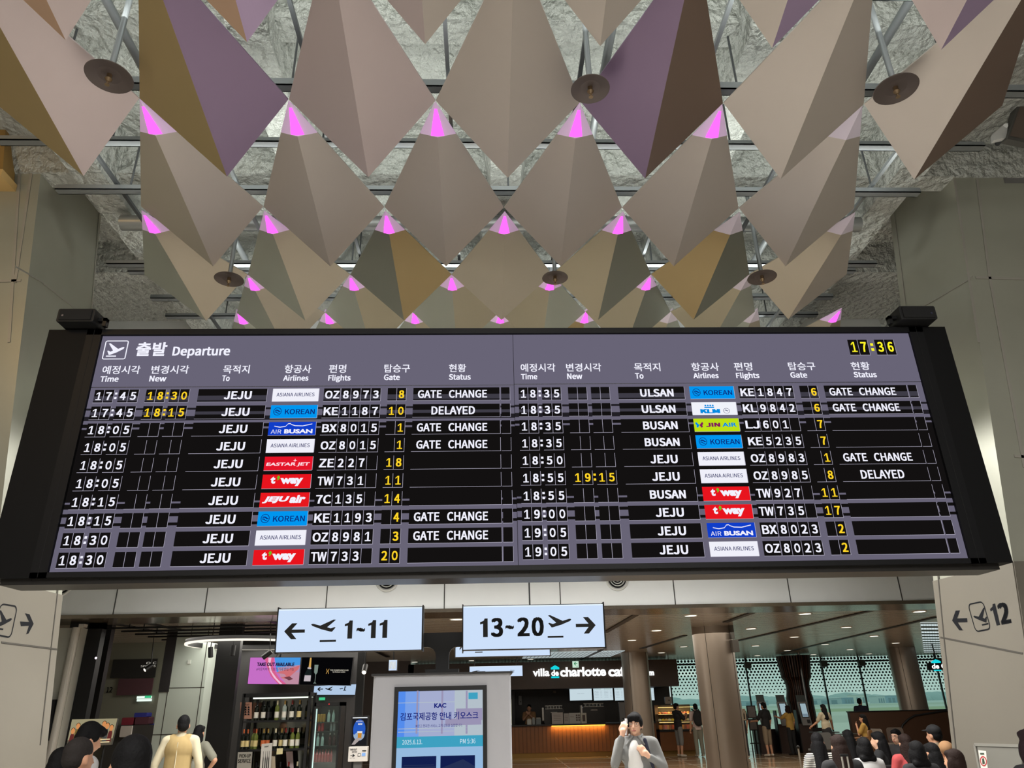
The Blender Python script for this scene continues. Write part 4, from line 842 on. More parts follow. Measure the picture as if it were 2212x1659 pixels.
card('wine_leaflet', 'tall pale leaflet with four bottles printed on it', [(559, 1690), (583, 1690), (588, 1605), (565, 1607)], Y-.08, card_w, (('EVENT', (.3, .9, .7, .94)), ('SPECIAL', (.1, .18, .9, .25))), 'leaflet', pics)
card('price_card', 'small cream price card between the leaflet and bottles', [(597, 1630), (610, 1629), (611, 1616), (598, 1617)], Y-.03, mat('card_cream', (196, 186, 140), .6))
card('gift_bag', 'beige paper bag standing in front of the low bottles', [(577, 1690), (596, 1690), (594, 1634), (576, 1633)], Y-.03, mat('paper_beige', (150, 138, 116), .7), cat='bag')
card('pink_leaflet', 'pinkish leaflet leaning behind a red capped bottle', [(622, 1690), (636, 1690), (632, 1623), (618, 1624)], Y+.24, mat('paper_pink', (176, 156, 156), .7), cat='leaflet')
def pp(mb, q, n):
    for i in range(3):
        for j in range(4): mb.qd(sub(q, .14+.25*i, .22+.14*j, .33+.25*i, .33+.14*j, n), [(0, 0), (1, 0), (.8, 1), (.2, 1)])
card('framed_print', 'small framed print at the left end of the upper wine shelf', [(518, 1553), (543.5, 1553), (544, 1517), (519, 1517)], Y+.06, mat('print_sepia', (150, 106, 86), .5), (('WINE LIST', (.2, .8, .8, .9)),), 'picture', pp)
# ---------------------------------------------------------------- drinks fridge
Y = 13.9
x0, x1, _, zt = RQ(674, 1517, 733, 1659, Y)
t = empty('drinks_fridge', ((x0+x1)/2, Y+.25, 0), 'narrow black glass-door fridge full of drinks beside the wine rack', 'fridge')
for a, b_ in ((x0, x0+.03), (x1-.03, x1)): MB().box(a, b_, Y, Y+.5, 0, zt).build('side', black, t)
MB().box(x0, x1, Y, Y+.5, zt-.06, zt).build('top', black, t); MB().box(x0, x1, Y+.46, Y+.5, 0, zt).build('back', mat('fridge_back', (90, 104, 100), .3, .2), t)
MB().box(x0+.035, x0+.05, Y+.02, Y+.04, .2, zt-.1).build('light_tube', glow('fridge_light', (225, 245, 240), 1.5), t)
M = bpy.data.materials.new('fridge_glass'); M.use_nodes = True; nt = M.node_tree; nt.nodes.remove(nt.nodes['Principled BSDF'])
tb = nt.nodes.new('ShaderNodeBsdfTransparent'); gb = nt.nodes.new('ShaderNodeBsdfGlossy'); gb.inputs['Roughness'].default_value = .03; ms = nt.nodes.new('ShaderNodeMixShader'); ms.inputs[0].default_value = .1; tb.inputs[0].default_value = (.85, .92, .9, 1)
nt.links.new(tb.outputs[0], ms.inputs[1]); nt.links.new(gb.outputs[0], ms.inputs[2]); nt.links.new(ms.outputs[0], nt.nodes['Material Output'].inputs[0]); pane_m = M
MB().box(x0+.03, x1-.03, Y-.012, Y-.004, .15, zt-.06).build('glass_door', pane_m, t)
MB().ball(((x0+x1)/2+.02, Y-.006, zt-.03), (.008,)*3).build('red_light', glow('red_led', (255, 50, 50), 2), t)
FS = [at(700, y, Y).z for y in (1560, 1580, 1611, 1647, 1676)]
for z in FS: MB().box(x0+.03, x1-.03, Y+.03, Y+.45, z-.012, z).build('shelf_board', mat('fridge_shelf', (60, 66, 64), .3, .3), t)
def drink(name, loc, r, h, m, cap, label, bt=False):
    key = (name, m.name)
    if key in PROT: return copy_thing(PROT[key], loc, label)
    t = empty(name, loc, label, 'bottle' if bt else 'can', 'drinks in the fridge')
    if bt: MB().lathe([(0, 0), (r, 0), (r, h*.6), (r*.4, h*.8), (r*.36, h), (0, h)], n=12).build('bottle_body', m, t, local=True); MB().lathe([(r*.44, h*.86), (r*.44, h*1.01), (0, h*1.01)], n=10).build('cap', cap, t, local=True)
    else: MB().lathe([(0, 0), (r*.85, 0), (r, .01), (r, h-.012), (r*.8, h), (0, h)], n=14).build('can_body', m, t, local=True); MB().lathe([(r*.8, h), (r*.7, h-.003), (0, h-.003)], n=14).build('lid', steel, t, local=True)
    PROT[key] = t; return t
gold_c = mat('can_gold', (176, 130, 50), .3, .5); sil = mat('can_silver', (150, 156, 158), .3, .6); redb = mat('bottle_red', (150, 36, 40), .25); wat = mat('water_bottle', (176, 196, 190), .15, trans=.3); drk = mat('cola_dark', (60, 30, 30), .2); wrap = mat('white_wrap', (190, 180, 176), .5)
for sh, lst in ((0, ((684, 'c', gold_c, 'gold can'), (690, 'c', gold_c, 'gold can'), (696, 'c', gold_c, 'gold can'), (706, 'b', wat, 'clear bottle'), (716, 'b', wat, 'clear bottle'))), (1, ((687, 'c', redb, 'red can'), (694, 'c', redb, 'red can'), (713, 'c', sil, 'silver can'), (720, 'c', sil, 'silver can'))),
                (2, ((686, 'b', wat, 'clear bottle'), (696, 'b', wat, 'clear bottle'), (712, 'b', drk, 'dark bottle'), (721, 'b', drk, 'dark bottle'))), (3, tuple((680+6.2*i, 'b', redb, 'red topped bottle') for i in range(7)))):
    for k, (px, ty, m_, nm) in enumerate(lst):
        lab = '%s on the %s fridge shelf, %s from left' % (nm, ('top', 'second', 'third', 'fourth')[sh], pos[k])
        lo = (PX(px, 1600, Y+.1), Y+.12, FS[sh])
        if ty == 'c': drink('drink_can', lo, .026, .13, m_, None, lab)
        else: drink('drink_bottle', lo, .024 if sh == 3 else .028, .19, m_, foil['red' if sh == 3 else 'white'], lab, True)
# ---------------------------------------------------------------- self order machine
Y = 12.2
q = PQ([(756, 1612), (794, 1612), (797, 1546), (757, 1546)], Y); q = XZ((q[0].x+q[3].x)/2, q[0].z, (q[1].x+q[2].x)/2, q[2].z, Y)
t = empty('order_machine', ((q[0].x+q[1].x)/2, Y+.1, 0), 'self order machine with a beer picture between the fridge and the white kiosk', 'kiosk')
cs = MB().slab(q, (0, .05, 0)).build('screen_case', black, t)
mb = MB(); n = Vector((0, -.004, 0)); mb.poly(sub(q, .1, .03, .92, .95, n), 0); cc = bil(q, .5, .55)+n*1.3
mb.ball(cc, ((q[1].x-q[0].x)*.34, .001, (q[2].z-q[1].z)*.33), 1, 24, 10); mb.ball(cc-Vector((0, -.0005, .07)), ((q[1].x-q[0].x)*.31, .0016, (q[2].z-q[1].z)*.2), 2, 24, 10)
mb.qd(sub(q, .42, .27, .66, .47, n*2), [(.1, 0), (.9, 0), (1, 1), (0, 1)], 3); mb.qd(sub(q, .40, .43, .68, .49, n*2.1), [(0, 0), (1, 0), (1, 1), (0, 1)], 4); mb.qd(sub(q, .12, .05, .7, .34, n*1.9), [(0, 0), (.3, 0), (.75, .5), (1, .65), (.95, .9), (.6, .85), (.3, .6)], 5)
mb.poly(sub(q, .1, .92, .92, .955, n*1.5), 4); mb.text('HIGHBALL', sub(q, .3, .79, .72, .84, n*2.2), 4); mb.text('NEW', sub(q, .42, .70, .66, .755, n*2.2), 4, .02)
mb.build('picture', [glow('om_dark', (30, 30, 34)), glow('om_blue', (40, 90, 190)), glow('om_cloud', (150, 176, 205)), glow('om_beer', (200, 136, 50)), glow('om_white', (225, 228, 230)), glow('om_hand', (170, 160, 158))], cs)
q2 = PQ([(751, 1646), (793, 1644), (795, 1612), (753, 1612)], Y-.03); q2 = XZ(q2[0].x, q2[0].z, q2[1].x, q2[2].z, Y-.03)
pb = MB().slab(q2, (0, .12, 0)).build('payment_body', mat('machine_white', (172, 166, 160), .45), t, bevel=.01)
mb = MB(); n = Vector((0, -.004, 0)); mb.text('TAKE OUT', sub(q2, .07, .74, .45, .86, n), 0, .03); mb.text('EAT IN', sub(q2, .2, .6, .45, .7, n), 0, .03); mb.qd(sub(q2, .12, .33, .36, .5, n), ARROW_R, 0); mb.poly(sub(q2, .72, .68, .93, .74, n), 0)
mb.poly(sub(q2, .5, .34, .64, .56, n), 0); mb.poly(sub(q2, .52, .37, .62, .53, n*1.4), 2); mb.poly(sub(q2, .71, .36, .9, .57, n), 1); mb.text('카드', sub(q2, .1, .2, .2, .27, n), 0); mb.text('안내', sub(q2, .25, .2, .36, .27, n), 0)
mb.build('reader_panel', [ink, glow('reader_blue', (150, 190, 245)), card_w], pb)
MB().box(q2[0].x+.08, q2[1].x-.08, Y, Y+.08, 0, q2[0].z).build('stand', mat('machine_stand', (60, 58, 56), .5), t)
# ================================================================ round columns, windows and the airfield
rc_m = mat('round_column_steel', (150, 138, 126), .34, .5, vary=.03)
def round_column(px, py, lab, r=.45):
    p = atz(px, py, 3.25); c = Vector((p.x, p.y+r, 0)); t = empty('round_column', c, lab, 'column', 'round metal columns')
    MB().lathe([(r, 0), (r, 3.25)], c, 48).build('column_shell', rc_m, t)
    mb = MB()
    for a in (-.75, -2.2): mb.cyl(c+Vector((r*1.001*math.cos(a), r*1.001*math.sin(a), 0)), c+Vector((r*1.001*math.cos(a), r*1.001*math.sin(a), 3.25)), .006, n=6)
    mb.build('seam', groove, t); MB().lathe([(r+.012, 0), (r+.012, .12), (r, .125)], c, 48).build('foot_ring', steel_dark, t)
    return t, c, r
t1, c1_, r1 = round_column(1548, 1351, 'nearest round metal column, wide, in the middle of the concourse')
round_column(1960, 1398, 'round metal column farther back beside the right clad column')
round_column(1375, 1408, 'round metal column behind the man on the phone')
p = at(1588, 1394, 17.35); MB().box(p.x-.07, p.x+.07, 17.3, 17.5, p.z-.14, p.z+.12).build('wall_unit', mat('unit_grey', (70, 66, 60), .5), t1)
MB().box(p.x-.05, p.x+.02, 17.36, 17.5, p.z+.14, p.z+.5).build('conduit_box', mat('unit_grey', (70, 66, 60), .5), t1)
a = math.atan2(at(1608, 1542, 17.5).y-c1_.y, at(1608, 1542, 17.5).x-c1_.x)
q = PQ([(1604, 1556), (1612, 1556), (1609, 1531), (1602, 1531)], 17.42, -.02); mb = MB(); mb.slab(q, (0, .006, 0), 0); n = Vector((0, -.003, 0)); ring(mb, sub(q, .15, .66, .85, .92, n), .5, .1, 1); mb.qd(sub(q, .3, .1, .6, .6, n), [(0, 0), (1, 0), (1, 1), (0, 1)], 1); mb.build('column_sticker', [mat('sticker_pale', (160, 148, 128), .5), ink], t1)
# dotted glass
def pane_mat(name, tint):
    M = bpy.data.materials.new(name); M.use_nodes = True; nt = M.node_tree; nt.nodes.remove(nt.nodes['Principled BSDF']); N = nt.nodes.new; lk = nt.links.new
    def mth(op, a, b=None, c=None):
        n_ = N('ShaderNodeMath'); n_.operation = op
        for i, v in enumerate((a, b, c)):
            if v is None: continue
            if isinstance(v, (int, float)): n_.inputs[i].default_value = v
            else: lk(v, n_.inputs[i])
        return n_.outputs[0]
    tc = N('ShaderNodeTexCoord'); sx = N('ShaderNodeSeparateXYZ'); lk(tc.outputs['Object'], sx.inputs[0]); X, Z = sx.outputs[0], sx.outputs[2]
    zr = mth('DIVIDE', Z, .112); row = mth('FLOOR', zr); par = mth('MODULO', row, 2.0); xs_ = mth('MULTIPLY_ADD', par, .5, mth('DIVIDE', X, .14))
    fx = mth('MULTIPLY', mth('SUBTRACT', mth('FRACT', xs_), .5), .14); fz = mth('MULTIPLY', mth('SUBTRACT', mth('FRACT', zr), .5), .112)
    d = mth('SQRT', mth('ADD', mth('MULTIPLY', fx, fx), mth('MULTIPLY', fz, fz)))
    mr = N('ShaderNodeMapRange'); lk(Z, mr.inputs[0]); mr.inputs[1].default_value = 1.9; mr.inputs[2].default_value = 3.25; mr.inputs[3].default_value = .022; mr.inputs[4].default_value = .049
    dot = mth('MULTIPLY', mth('LESS_THAN', d, mr.outputs[0]), mth('GREATER_THAN', Z, 1.9))
    tb = N('ShaderNodeBsdfTransparent'); tb.inputs[0].default_value = tint; gl = N('ShaderNodeBsdfGlossy'); gl.inputs['Roughness'].default_value = .02
    mx = N('ShaderNodeMixShader'); mx.inputs[0].default_value = .06; lk(tb.outputs[0], mx.inputs[1]); lk(gl.outputs[0], mx.inputs[2])
    db = N('ShaderNodeBsdfDiffuse'); db.inputs[0].default_value = srgb(44, 60, 60); m2 = N('ShaderNodeMixShader'); lk(dot, m2.inputs[0]); lk(mx.outputs[0], m2.inputs[1]); lk(db.outputs[0], m2.inputs[2])
    lk(m2.outputs[0], nt.nodes['Material Output'].inputs[0]); return M
dots = pane_mat('dotted_glass', (.90, .99, .955, 1))
YW = 31.6
mull = sorted([at(x, 1480, YW).x for x in (1616, 1700, 1781, 1863, 1948, 2031)]); stp = (mull[-1]-mull[0])/5
xs = [mull[0]-stp*2, mull[0]-stp]+mull+[mull[-1]+stp*k for k in range(1, 4)]
for i, (a, b_) in enumerate(zip(xs, xs[1:])):
    struct(MB().box(a, b_, YW, YW+.02, 0, 3.6).build('window_%d' % (i+1), dots))
for i, x in enumerate(xs):
    mb = MB().box(x-.022, x+.022, YW-.1, YW-.02, 0, 3.6)
    struct(mb.build('trim_%d' % (20+i), black))
    if 2 <= i <= 7:
        z = at(1616, 1438, YW-.3).z; t = empty('glass_clamp', (x, YW-.25, z), 'grey cable clamp near the window top, %s' % ('at the nearest round column', 'left of the carved column', 'second right of the carved column', 'third right of the carved column', 'left of the far round column', 'beside the right clad column')[i-2], 'clamp', 'clamps on the window posts')
        MB().rbox(x-.13, x+.13, YW-.36, YW-.2, z-.1, z+.14, .06).build('clamp_body', mat('clamp_grey', (92, 100, 98), .5), t)
        mb = MB().tube([Vector((x-.02, YW-.34, z+.1)), Vector((x-.05, YW-.34, z+.3)), Vector((x, YW-.34, 3.5))], .015, 6); mb.build('cable', black, t)
        MB().cyl((x-.13, YW-.3, z-.1), (x-.16, YW-.3, z-.3), .012, n=6).cyl((x+.1, YW-.3, z-.1), (x+.06, YW-.3, z-.28), .012, n=6).build('fitting', black, t)
struct(MB().box(xs[0], xs[-1], YW-.12, YW-.02, at(1800, 1429, YW).z-.03, at(1800, 1429, YW).z+.03).build('trim_40', black))
# airfield
def field_mat():
    M = bpy.data.materials.new('airfield'); M.use_nodes = True; nt = M.node_tree; b = nt.nodes['Principled BSDF']; b.inputs['Roughness'].default_value = 1; b.inputs['Specular IOR Level'].default_value = 0
    tc = nt.nodes.new('ShaderNodeTexCoord'); sx = nt.nodes.new('ShaderNodeSeparateXYZ'); nt.links.new(tc.outputs['Object'], sx.inputs[0])
    mr = nt.nodes.new('ShaderNodeMapRange'); mr.inputs[1].default_value = 33; mr.inputs[2].default_value = 2400; nt.links.new(sx.outputs[1], mr.inputs[0])
    cr = nt.nodes.new('ShaderNodeValToRGB'); cr.color_ramp.interpolation = 'CONSTANT'; nt.links.new(mr.outputs[0], cr.inputs[0]); nt.links.new(cr.outputs[0], b.inputs['Base Color'])
    e = cr.color_ramp.elements; st = [(0, (208, 212, 204)), (.08, (216, 220, 210)), (.14, (200, 206, 196)), (.21, (208, 214, 204)), (.28, (180, 192, 164)), (.38, (202, 212, 202)), (.5, (190, 202, 190)), (.7, (202, 214, 210))]  # ground colours lightened to carry the haze
    e[0].position = 0; e[0].color = srgb(*st[0][1]); e[1].position = st[1][0]; e[1].color = srgb(*st[1][1])
    for p_, c_ in st[2:]: k = e.new(p_); k.color = srgb(*c_)
    return M
struct(MB().box(-2500, 5000, 33.7, 5000, -8.3, -8).build('land_airfield', field_mat()))
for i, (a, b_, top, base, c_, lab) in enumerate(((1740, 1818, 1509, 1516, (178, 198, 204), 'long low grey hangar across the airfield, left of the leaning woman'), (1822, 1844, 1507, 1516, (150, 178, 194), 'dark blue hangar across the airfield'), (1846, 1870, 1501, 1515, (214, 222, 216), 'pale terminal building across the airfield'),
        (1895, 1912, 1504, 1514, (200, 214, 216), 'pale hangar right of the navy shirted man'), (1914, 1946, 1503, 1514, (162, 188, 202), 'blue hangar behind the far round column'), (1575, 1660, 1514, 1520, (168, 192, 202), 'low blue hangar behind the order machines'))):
    D = 1800+90*(i % 3); x0, x1, z0, z1 = RQ(a, top, b_, base, D); z0 = -8; z1 = max(z1, 2)
    t = empty('hangar', ((x0+x1)/2, D+15, -8), lab, 'building', 'airport buildings across the field')
    M_ = mat('hangar_%d' % i, c_, .9); MB().box(x0, x1, D, D+40, z0, z1).build('wall', M_, t)  # wall colours paled with painted distance haze
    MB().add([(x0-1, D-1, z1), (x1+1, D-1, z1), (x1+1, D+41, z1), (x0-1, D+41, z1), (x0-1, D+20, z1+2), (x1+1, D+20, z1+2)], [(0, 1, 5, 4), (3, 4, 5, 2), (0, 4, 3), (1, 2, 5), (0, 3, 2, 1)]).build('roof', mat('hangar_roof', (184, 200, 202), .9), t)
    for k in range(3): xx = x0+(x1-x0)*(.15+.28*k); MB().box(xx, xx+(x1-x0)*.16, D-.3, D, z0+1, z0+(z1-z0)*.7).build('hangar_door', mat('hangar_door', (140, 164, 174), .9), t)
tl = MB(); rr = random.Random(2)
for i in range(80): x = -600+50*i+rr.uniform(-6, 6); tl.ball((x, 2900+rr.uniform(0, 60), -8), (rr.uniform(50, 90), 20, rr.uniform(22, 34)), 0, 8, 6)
tag(tl.build('treeline', mat('hazed_far_trees', (178, 200, 202), 1)), 'hazy line of far trees and hills beyond the airfield', 'trees', kind='stuff')  # haze is painted into the pale tree colour
# carved wooden column sculpture
YS = 29.0
prof = []
for py, l, r in ((1417, 1679, 1748.5), (1428, 1680, 1747), (1442, 1683, 1748), (1458, 1687.5, 1748), (1463, 1688, 1750), (1470, 1695, 1747), (1482, 1697.5, 1745), (1495, 1697.5, 1747), (1508, 1697, 1752), (1522, 1699, 1753), (1545, 1703, 1759), (1600, 1715, 1768)):
    A_, B_ = at(l, py, YS), at(r, py, YS); prof.append(((B_.x-A_.x)/2, (A_.z+B_.z)/2, (A_.x+B_.x)/2))
cx_ = prof[5][2]; base = empty('carved_column', (cx_, YS, 0), 'dark wooden column of wavy vertical fins in front of the windows', 'sculpture')
pts = [(max(r, .3), z, 0) for r, z, c in prof][::-1]; pts = [(pts[0][0]*1.03, 0.0, 0)]+pts
for s, nm, M_ in ((0, 'dark_fins', mat('carved_wood_dark', (46, 28, 20), .45)), (1, 'brown_fins', mat('carved_wood', (74, 44, 30), .45))):
    mb = MB()
    for k in range(s, 40, 2):
        a = 2*PI*k/40; d = Vector((math.cos(a), math.sin(a), 0)); sd = Vector((-d.y, d.x, 0))*.022; c0 = Vector((cx_, YS, 0))
        for (r0, z0, _), (r1_, z1, _) in zip(pts, pts[1:]):
            i0, i1 = .62 if s == 0 else .66, .62
            P = [c0+d*(r0*.6)-sd+Vector((0, 0, z0)), c0+d*r0-sd+Vector((0, 0, z0)), c0+d*r0+sd+Vector((0, 0, z0)), c0+d*(r0*.6)+sd+Vector((0, 0, z0)), c0+d*(r1_*.6)-sd+Vector((0, 0, z1)), c0+d*r1_-sd+Vector((0, 0, z1)), c0+d*r1_+sd+Vector((0, 0, z1)), c0+d*(r1_*.6)+sd+Vector((0, 0, z1))]
            mb.hexa(P)
    mb.build(nm, M_, base)
mb = MB().lathe([(p_[0]*.72, p_[1]) for p_ in pts], (cx_, YS, 0), 24); mb.build('core', mat('carved_core', (24, 15, 12), .6), base)
MB().cyl((cx_+.02, YS-.52, 0), (cx_+.02, YS-.52, 3.25), .04, n=10).build('steel_pole', steel, base)
# ceiling downlights
dl = [(1492, 1330, 'over the right lit sign'), (1739, 1326, 'nearest the bulkhead middle'), (1986, 1321, 'nearest the right column'), (1622, 1358, 'right of the nearest round column top'), (1828, 1355, 'second from the right column'), (1716, 1376, 'above the carved column'), (1888, 1374, 'left of the far round column top'),
      (1632, 1395, 'beside the nearest column wall unit'), (1782, 1392, 'right above the carved column'), (1935, 1389, 'just left of the far round column'), (1701, 1405, 'directly over the carved column'), (1477, 1397, 'left of the nearest column'), (1636, 1416, 'at the window top by the nearest column'), (1757, 1414, 'at the window top right of the carved column'), (1836, 1403, 'over the leaning woman'), (1877, 1412, 'at the window top over the navy shirt'),
      (986, 1338, 'between the two lit signs'), (1418, 1362, 'right of the 13~20 sign'), (1365, 1383, 'by the column behind the phone man'), (1429, 1410, 'right of the cafe letters'), (896, 1430, 'left of the totem post'), (1019, 1427, 'right of the totem post'), (1146, 1424, 'over the cafe letters')]
P0 = None
for px, py, w_ in dl:
    p = atz(px, py, 3.245); p.z = 3.25
    lab = 'round white ceiling downlight '+w_
    if P0 is None:
        P0 = empty('downlight', p, lab, 'lamp', 'round ceiling downlights'); MB().lathe([(.115, -.012), (.135, -.012), (.14, 0)], n=24).build('trim_ring', mat('lamp_trim', (190, 188, 180), .4), P0, local=True); MB().lathe([(0, -.01), (.116, -.01)], n=24).build('lens', glow('downlight_lens', (255, 246, 226), 2.2), P0, local=True)
    else: copy_thing(P0, p, lab)
# bright gridded skylights in the slatted ceiling
for (q, nx, ny, lab) in (([Vector((1.3, 25.2, 3.238)), Vector((4.5, 25.2, 3.238)), Vector((4.5, 28.3, 3.238)), Vector((1.3, 28.3, 3.238))], 24, 9, 'bright gridded skylight in the ceiling in front of the cafe letters'), ([atz(x, y, 3.238) for x, y in ((1988, 1346), (2070, 1346), (2070, 1410), (1996, 1410))], 14, 12, 'bright gridded skylight in the ceiling beside the right column')):
    t = empty('skylight', bil(q, .5, .5), lab, 'skylight', 'skylights')
    MB().slab(q, (0, 0, .008)).build('light_panel', glow('skylight_glow', (206, 220, 222)), t)
    g = MB(); dn = Vector((0, 0, -.0015))
    for k in range(nx+1): u = k/nx; g.slab(sub(q, max(0, u-.003), 0, min(1, u+.003), 1), dn)
    for k in range(ny+1): v = k/ny; g.slab(sub(q, 0, max(0, v-.022), 1, min(1, v+.022)), dn)
    g.build('grid', mat('skylight_grid', (60, 62, 64), .4, .3), t)
# ================================================================ cafe
YC = 28.6
brown = mat('brown_fascia', (58, 42, 32), .5, vary=.05)
xl, xr = PX(880, 1500, YC), PX(1464, 1450, YC); zt, zb = 3.22, at(1280, 1486, YC).z
ztop = at(1300, 1427, YC).z
struct(MB().box(xl, xr, YC, YC+.3, zb, ztop).build('wall_cafe', brown))
struct(MB().box(xl, xl+.2, YC, YC+2.9, 0, ztop).build('wall_cafe_side', brown))
cafe_in = mat('cafe_dark_wall', (28, 24, 23), .5)
struct(MB().box(xl, xr+.25, 31.3, 31.45, 0, ztop).build('wall_cafe_back', cafe_in)); struct(MB().box(xl, xr, YC+.3, 31.3, zb+.02, zb+.1).build('ceiling_cafe', cafe_in))
skylight = MB(); skylight.box(xl, xs[0], YW, YW+.02, ztop, 3.6); struct(skylight.build('window_20', dots))
g = MB()
for k in range(9): z = ztop+.03+.035*k; g.box(xl, xs[0], YW-.08, YW-.05, z, z+.008)
for k in range(40): x = xl+(xs[0]-xl)*k/40; g.box(x, x+.02, YW-.08, YW-.05, ztop, 3.5)
struct(g.build('trim_41', black))
# letters
def CQ(a, b, c_, d, k=.06): u0, u1, v0, v1 = RQ(a, b, c_, d, YC-k); return XZ(u0, v0, u1, v1, YC-k)
t = empty('cafe_sign', (at(1250, 1455, YC).x, YC, at(1250, 1460, YC).z), 'lit white channel letters villa de charlotte cafe on brown fascia', 'sign')
L_w = glow('letter_white', (252, 255, 255), 1.3); L_t = glow('letter_teal', (20, 205, 215), 1.1)
mb = MB(); n = (0, .05, 0)
mb.text('villa', CQ(1151, 1444, 1187, 1461), 0, .03, n=n); mb.text('de', CQ(1191, 1447, 1207, 1460), 0, .03, n=n); mb.text('charlotte', CQ(1210, 1440.5, 1309, 1461), 0, .035, n=n); mb.text('cafe', CQ(1314, 1438.5, 1364, 1461), 0, .035, n=n); mb.text('m', CQ(1403, 1450, 1413, 1459), 0, .035, n=n)
mb.build('white_letters', L_w, t)
mb = MB(); mb.slab([bil(CQ(1190, 1437, 1208, 1446), u, v) for u, v in ((0, 0), (1, 0), (1, .45), (.5, 1), (0, .45))], n); mb.slab(CQ(1191, 1461, 1208, 1464.5), n); mb.build('teal_house', L_t, t)
t = empty('exit_sign', at(1243, 1435, YC-.3), 'white and green exit sign with left arrow above the cafe letters', 'sign')
u0, u1, v0, v1 = RQ(1237, 1428, 1250, 1442, YC-.3); MB().box(u0, u1, YC-.3, YC-.22, v0, v1).build('case', glow('exit_white', (196, 226, 206)), t); mb = MB(); Q = XZ(u0, v0, u1, v1, YC-.304); mb.qd(sub(Q, .2, .35, .8, .85), ARROW_L); mb.text('EXIT', sub(Q, .6, .1, .9, .25)); mb.build('arrow', glow('exit_arrow', (20, 120, 70)), t); MB().cyl(((u0+u1)/2, YC-.26, v1), ((u0+u1)/2, YC-.26, 3.56), .012, n=6).build('hanger', black, t)
# counter
xc0, xc1 = PX(905, 1600, YC), PX(1421, 1600, YC); zc = at(1250, 1563, YC).z
wood = mat('cafe_wood', (122, 72, 26), .42, vary=.15, vscale=5)
t = empty('cafe_counter', ((xc0+xc1)/2, YC+.3, 0), 'long wooden cafe counter with black worktop and warm glow', 'counter')
MB().box(xc0, xc1, YC+.12, YC+.8, .16, zc-.05).build('front_panel', wood, t); MB().box(xc0, xc1, YC, YC+.85, zc-.05, zc).build('worktop', black, t); MB().box(xc0, xc1, YC+.2, YC+.8, 0, .16).build('plinth', mat('brass_plinth', (150, 116, 64), .3, .8), t)
g = MB()
for k in range(60): x = xc0+(xc1-xc0)*k/60; g.box(x, x+.012, YC+.112, YC+.12, .16, zc-.05)
g.build('grooves', mat('wood_groove', (84, 48, 16), .6), t)
wx0, wx1 = PX(1192, 1570, YC), PX(1308, 1570, YC); MB().box(wx0, wx1, YC+.03, YC+.08, zc-.075, zc-.052).build('warm_light_strip', glow('amber_strip', (255, 170, 60), 3), t)
area('counter_glow', ((wx0+wx1)/2, YC+.03, zc-.08), ((wx0+wx1)/2, YC+.3, 0), wx1-wx0, .04, 14, (1, .6, .18))
# menu screens
for i, (a, b_, lab, tx) in enumerate(((1229.5, 1279.5, 'blank white menu screen, leftmost of the cafe screens', 0), (1281, 1325, 'menu screen with green headings next to the blank one', 1), (1326.5, 1368, 'menu screen partly behind the round column', 1), (1390, 1414, 'narrow end menu screen right of the round column', 1))):
    u0, u1, v0, v1 = RQ(a, 1485, b_, 1514, 31.1); t = empty('menu_screen', ((u0+u1)/2, 31.1, v0), lab, 'screen', 'menu screens in the cafe'); cs = MB().box(u0, u1, 31.1, 31.16, v0, v1).build('case', black, t)
    Q = XZ(u0+.02, v0+.02, u1-.02, v1-.02, 31.095); mb = MB(); mb.poly(Q, 0); n = Vector((0, -.006, 0))
    if tx:
        for v in (0, .5):
            mb.text('COFFEE' if v == 0 else 'BEVERAGE', sub(Q, .06+v, .88, .4+v, .94, n), 1)
            for r in range(5): mb.text(('Americano', 'Latte', 'Mocha', 'Einspanner', 'Cold brew')[r], sub(Q, .06+v, .72-.12*r, .26+v, .77-.12*r, n), 2); mb.text('5.5', sub(Q, .36+v, .72-.12*r, .43+v, .77-.12*r, n), 2)
    else: mb.text('cafe menu', sub(Q, .35, .52, .66, .58, n), 2)
    mb.build('screen', [glow('menu_white', (196, 214, 222)), glow('menu_green', (60, 130, 90)), glow('menu_text', (90, 100, 110))], cs)
# machines and notices on the worktop
def machine(a, b_, top, lab, seed):
    u0, u1, v0, v1 = RQ(a, top, b_, 1560, YC+.5); v0 = zc
    t = empty('coffee_machine', ((u0+u1)/2, YC+.5, v0), lab, 'coffee machine', 'coffee machines on the counter')
    MB().rbox(u0, u1, YC+.25, YC+.75, v0, v1-.12, .06).build('body', mat('machine_black', (18, 17, 18), .3, .3), t)
    MB().box(u0+.05, u1-.05, YC+.25, YC+.7, v1-.12, v1-.1).build('cup_tray', mat('machine_chrome', (130, 128, 124), .25, .9), t)
    mb = MB(); 
    for k in range(12): x = u0+.08+(u1-u0-.16)*k/11; mb.cyl((x, YC+.3, v1-.1), (x, YC+.3, v1-.02), .008, n=6)
    mb.box(u0+.05, u1-.05, YC+.29, YC+.31, v1-.02, v1); mb.build('cup_rail', mat('machine_chrome', (130, 128, 124), .25, .9), t)
    for k in range(5): x = u0+.15+(u1-u0-.3)*k/4; MB().lathe([(.025, 0), (.036, .08), (.034, .08)], (x, YC+.45, v1-.1), 12).build('cup', mat('cup_white', (180, 176, 170), .4), t)
    MB().rbox(u0-.06, u0, YC+.3, YC+.7, v0+.1, v1-.06, .025, axis='x').build('side_cheek', mat('machine_cheek', (170, 166, 160), .35, .3), t)
    MB().box((u0+u1)/2-.12, (u0+u1)/2+.12, YC+.245, YC+.25, v1-.24, v1-.21).build('badge', mat('machine_chrome', (130, 128, 124), .25, .9), t)
machine(1174, 1217, 1524, 'left chrome topped coffee machine on the cafe counter', 1); machine(1257, 1306, 1519, 'big coffee machine in front of the menu screens', 2)
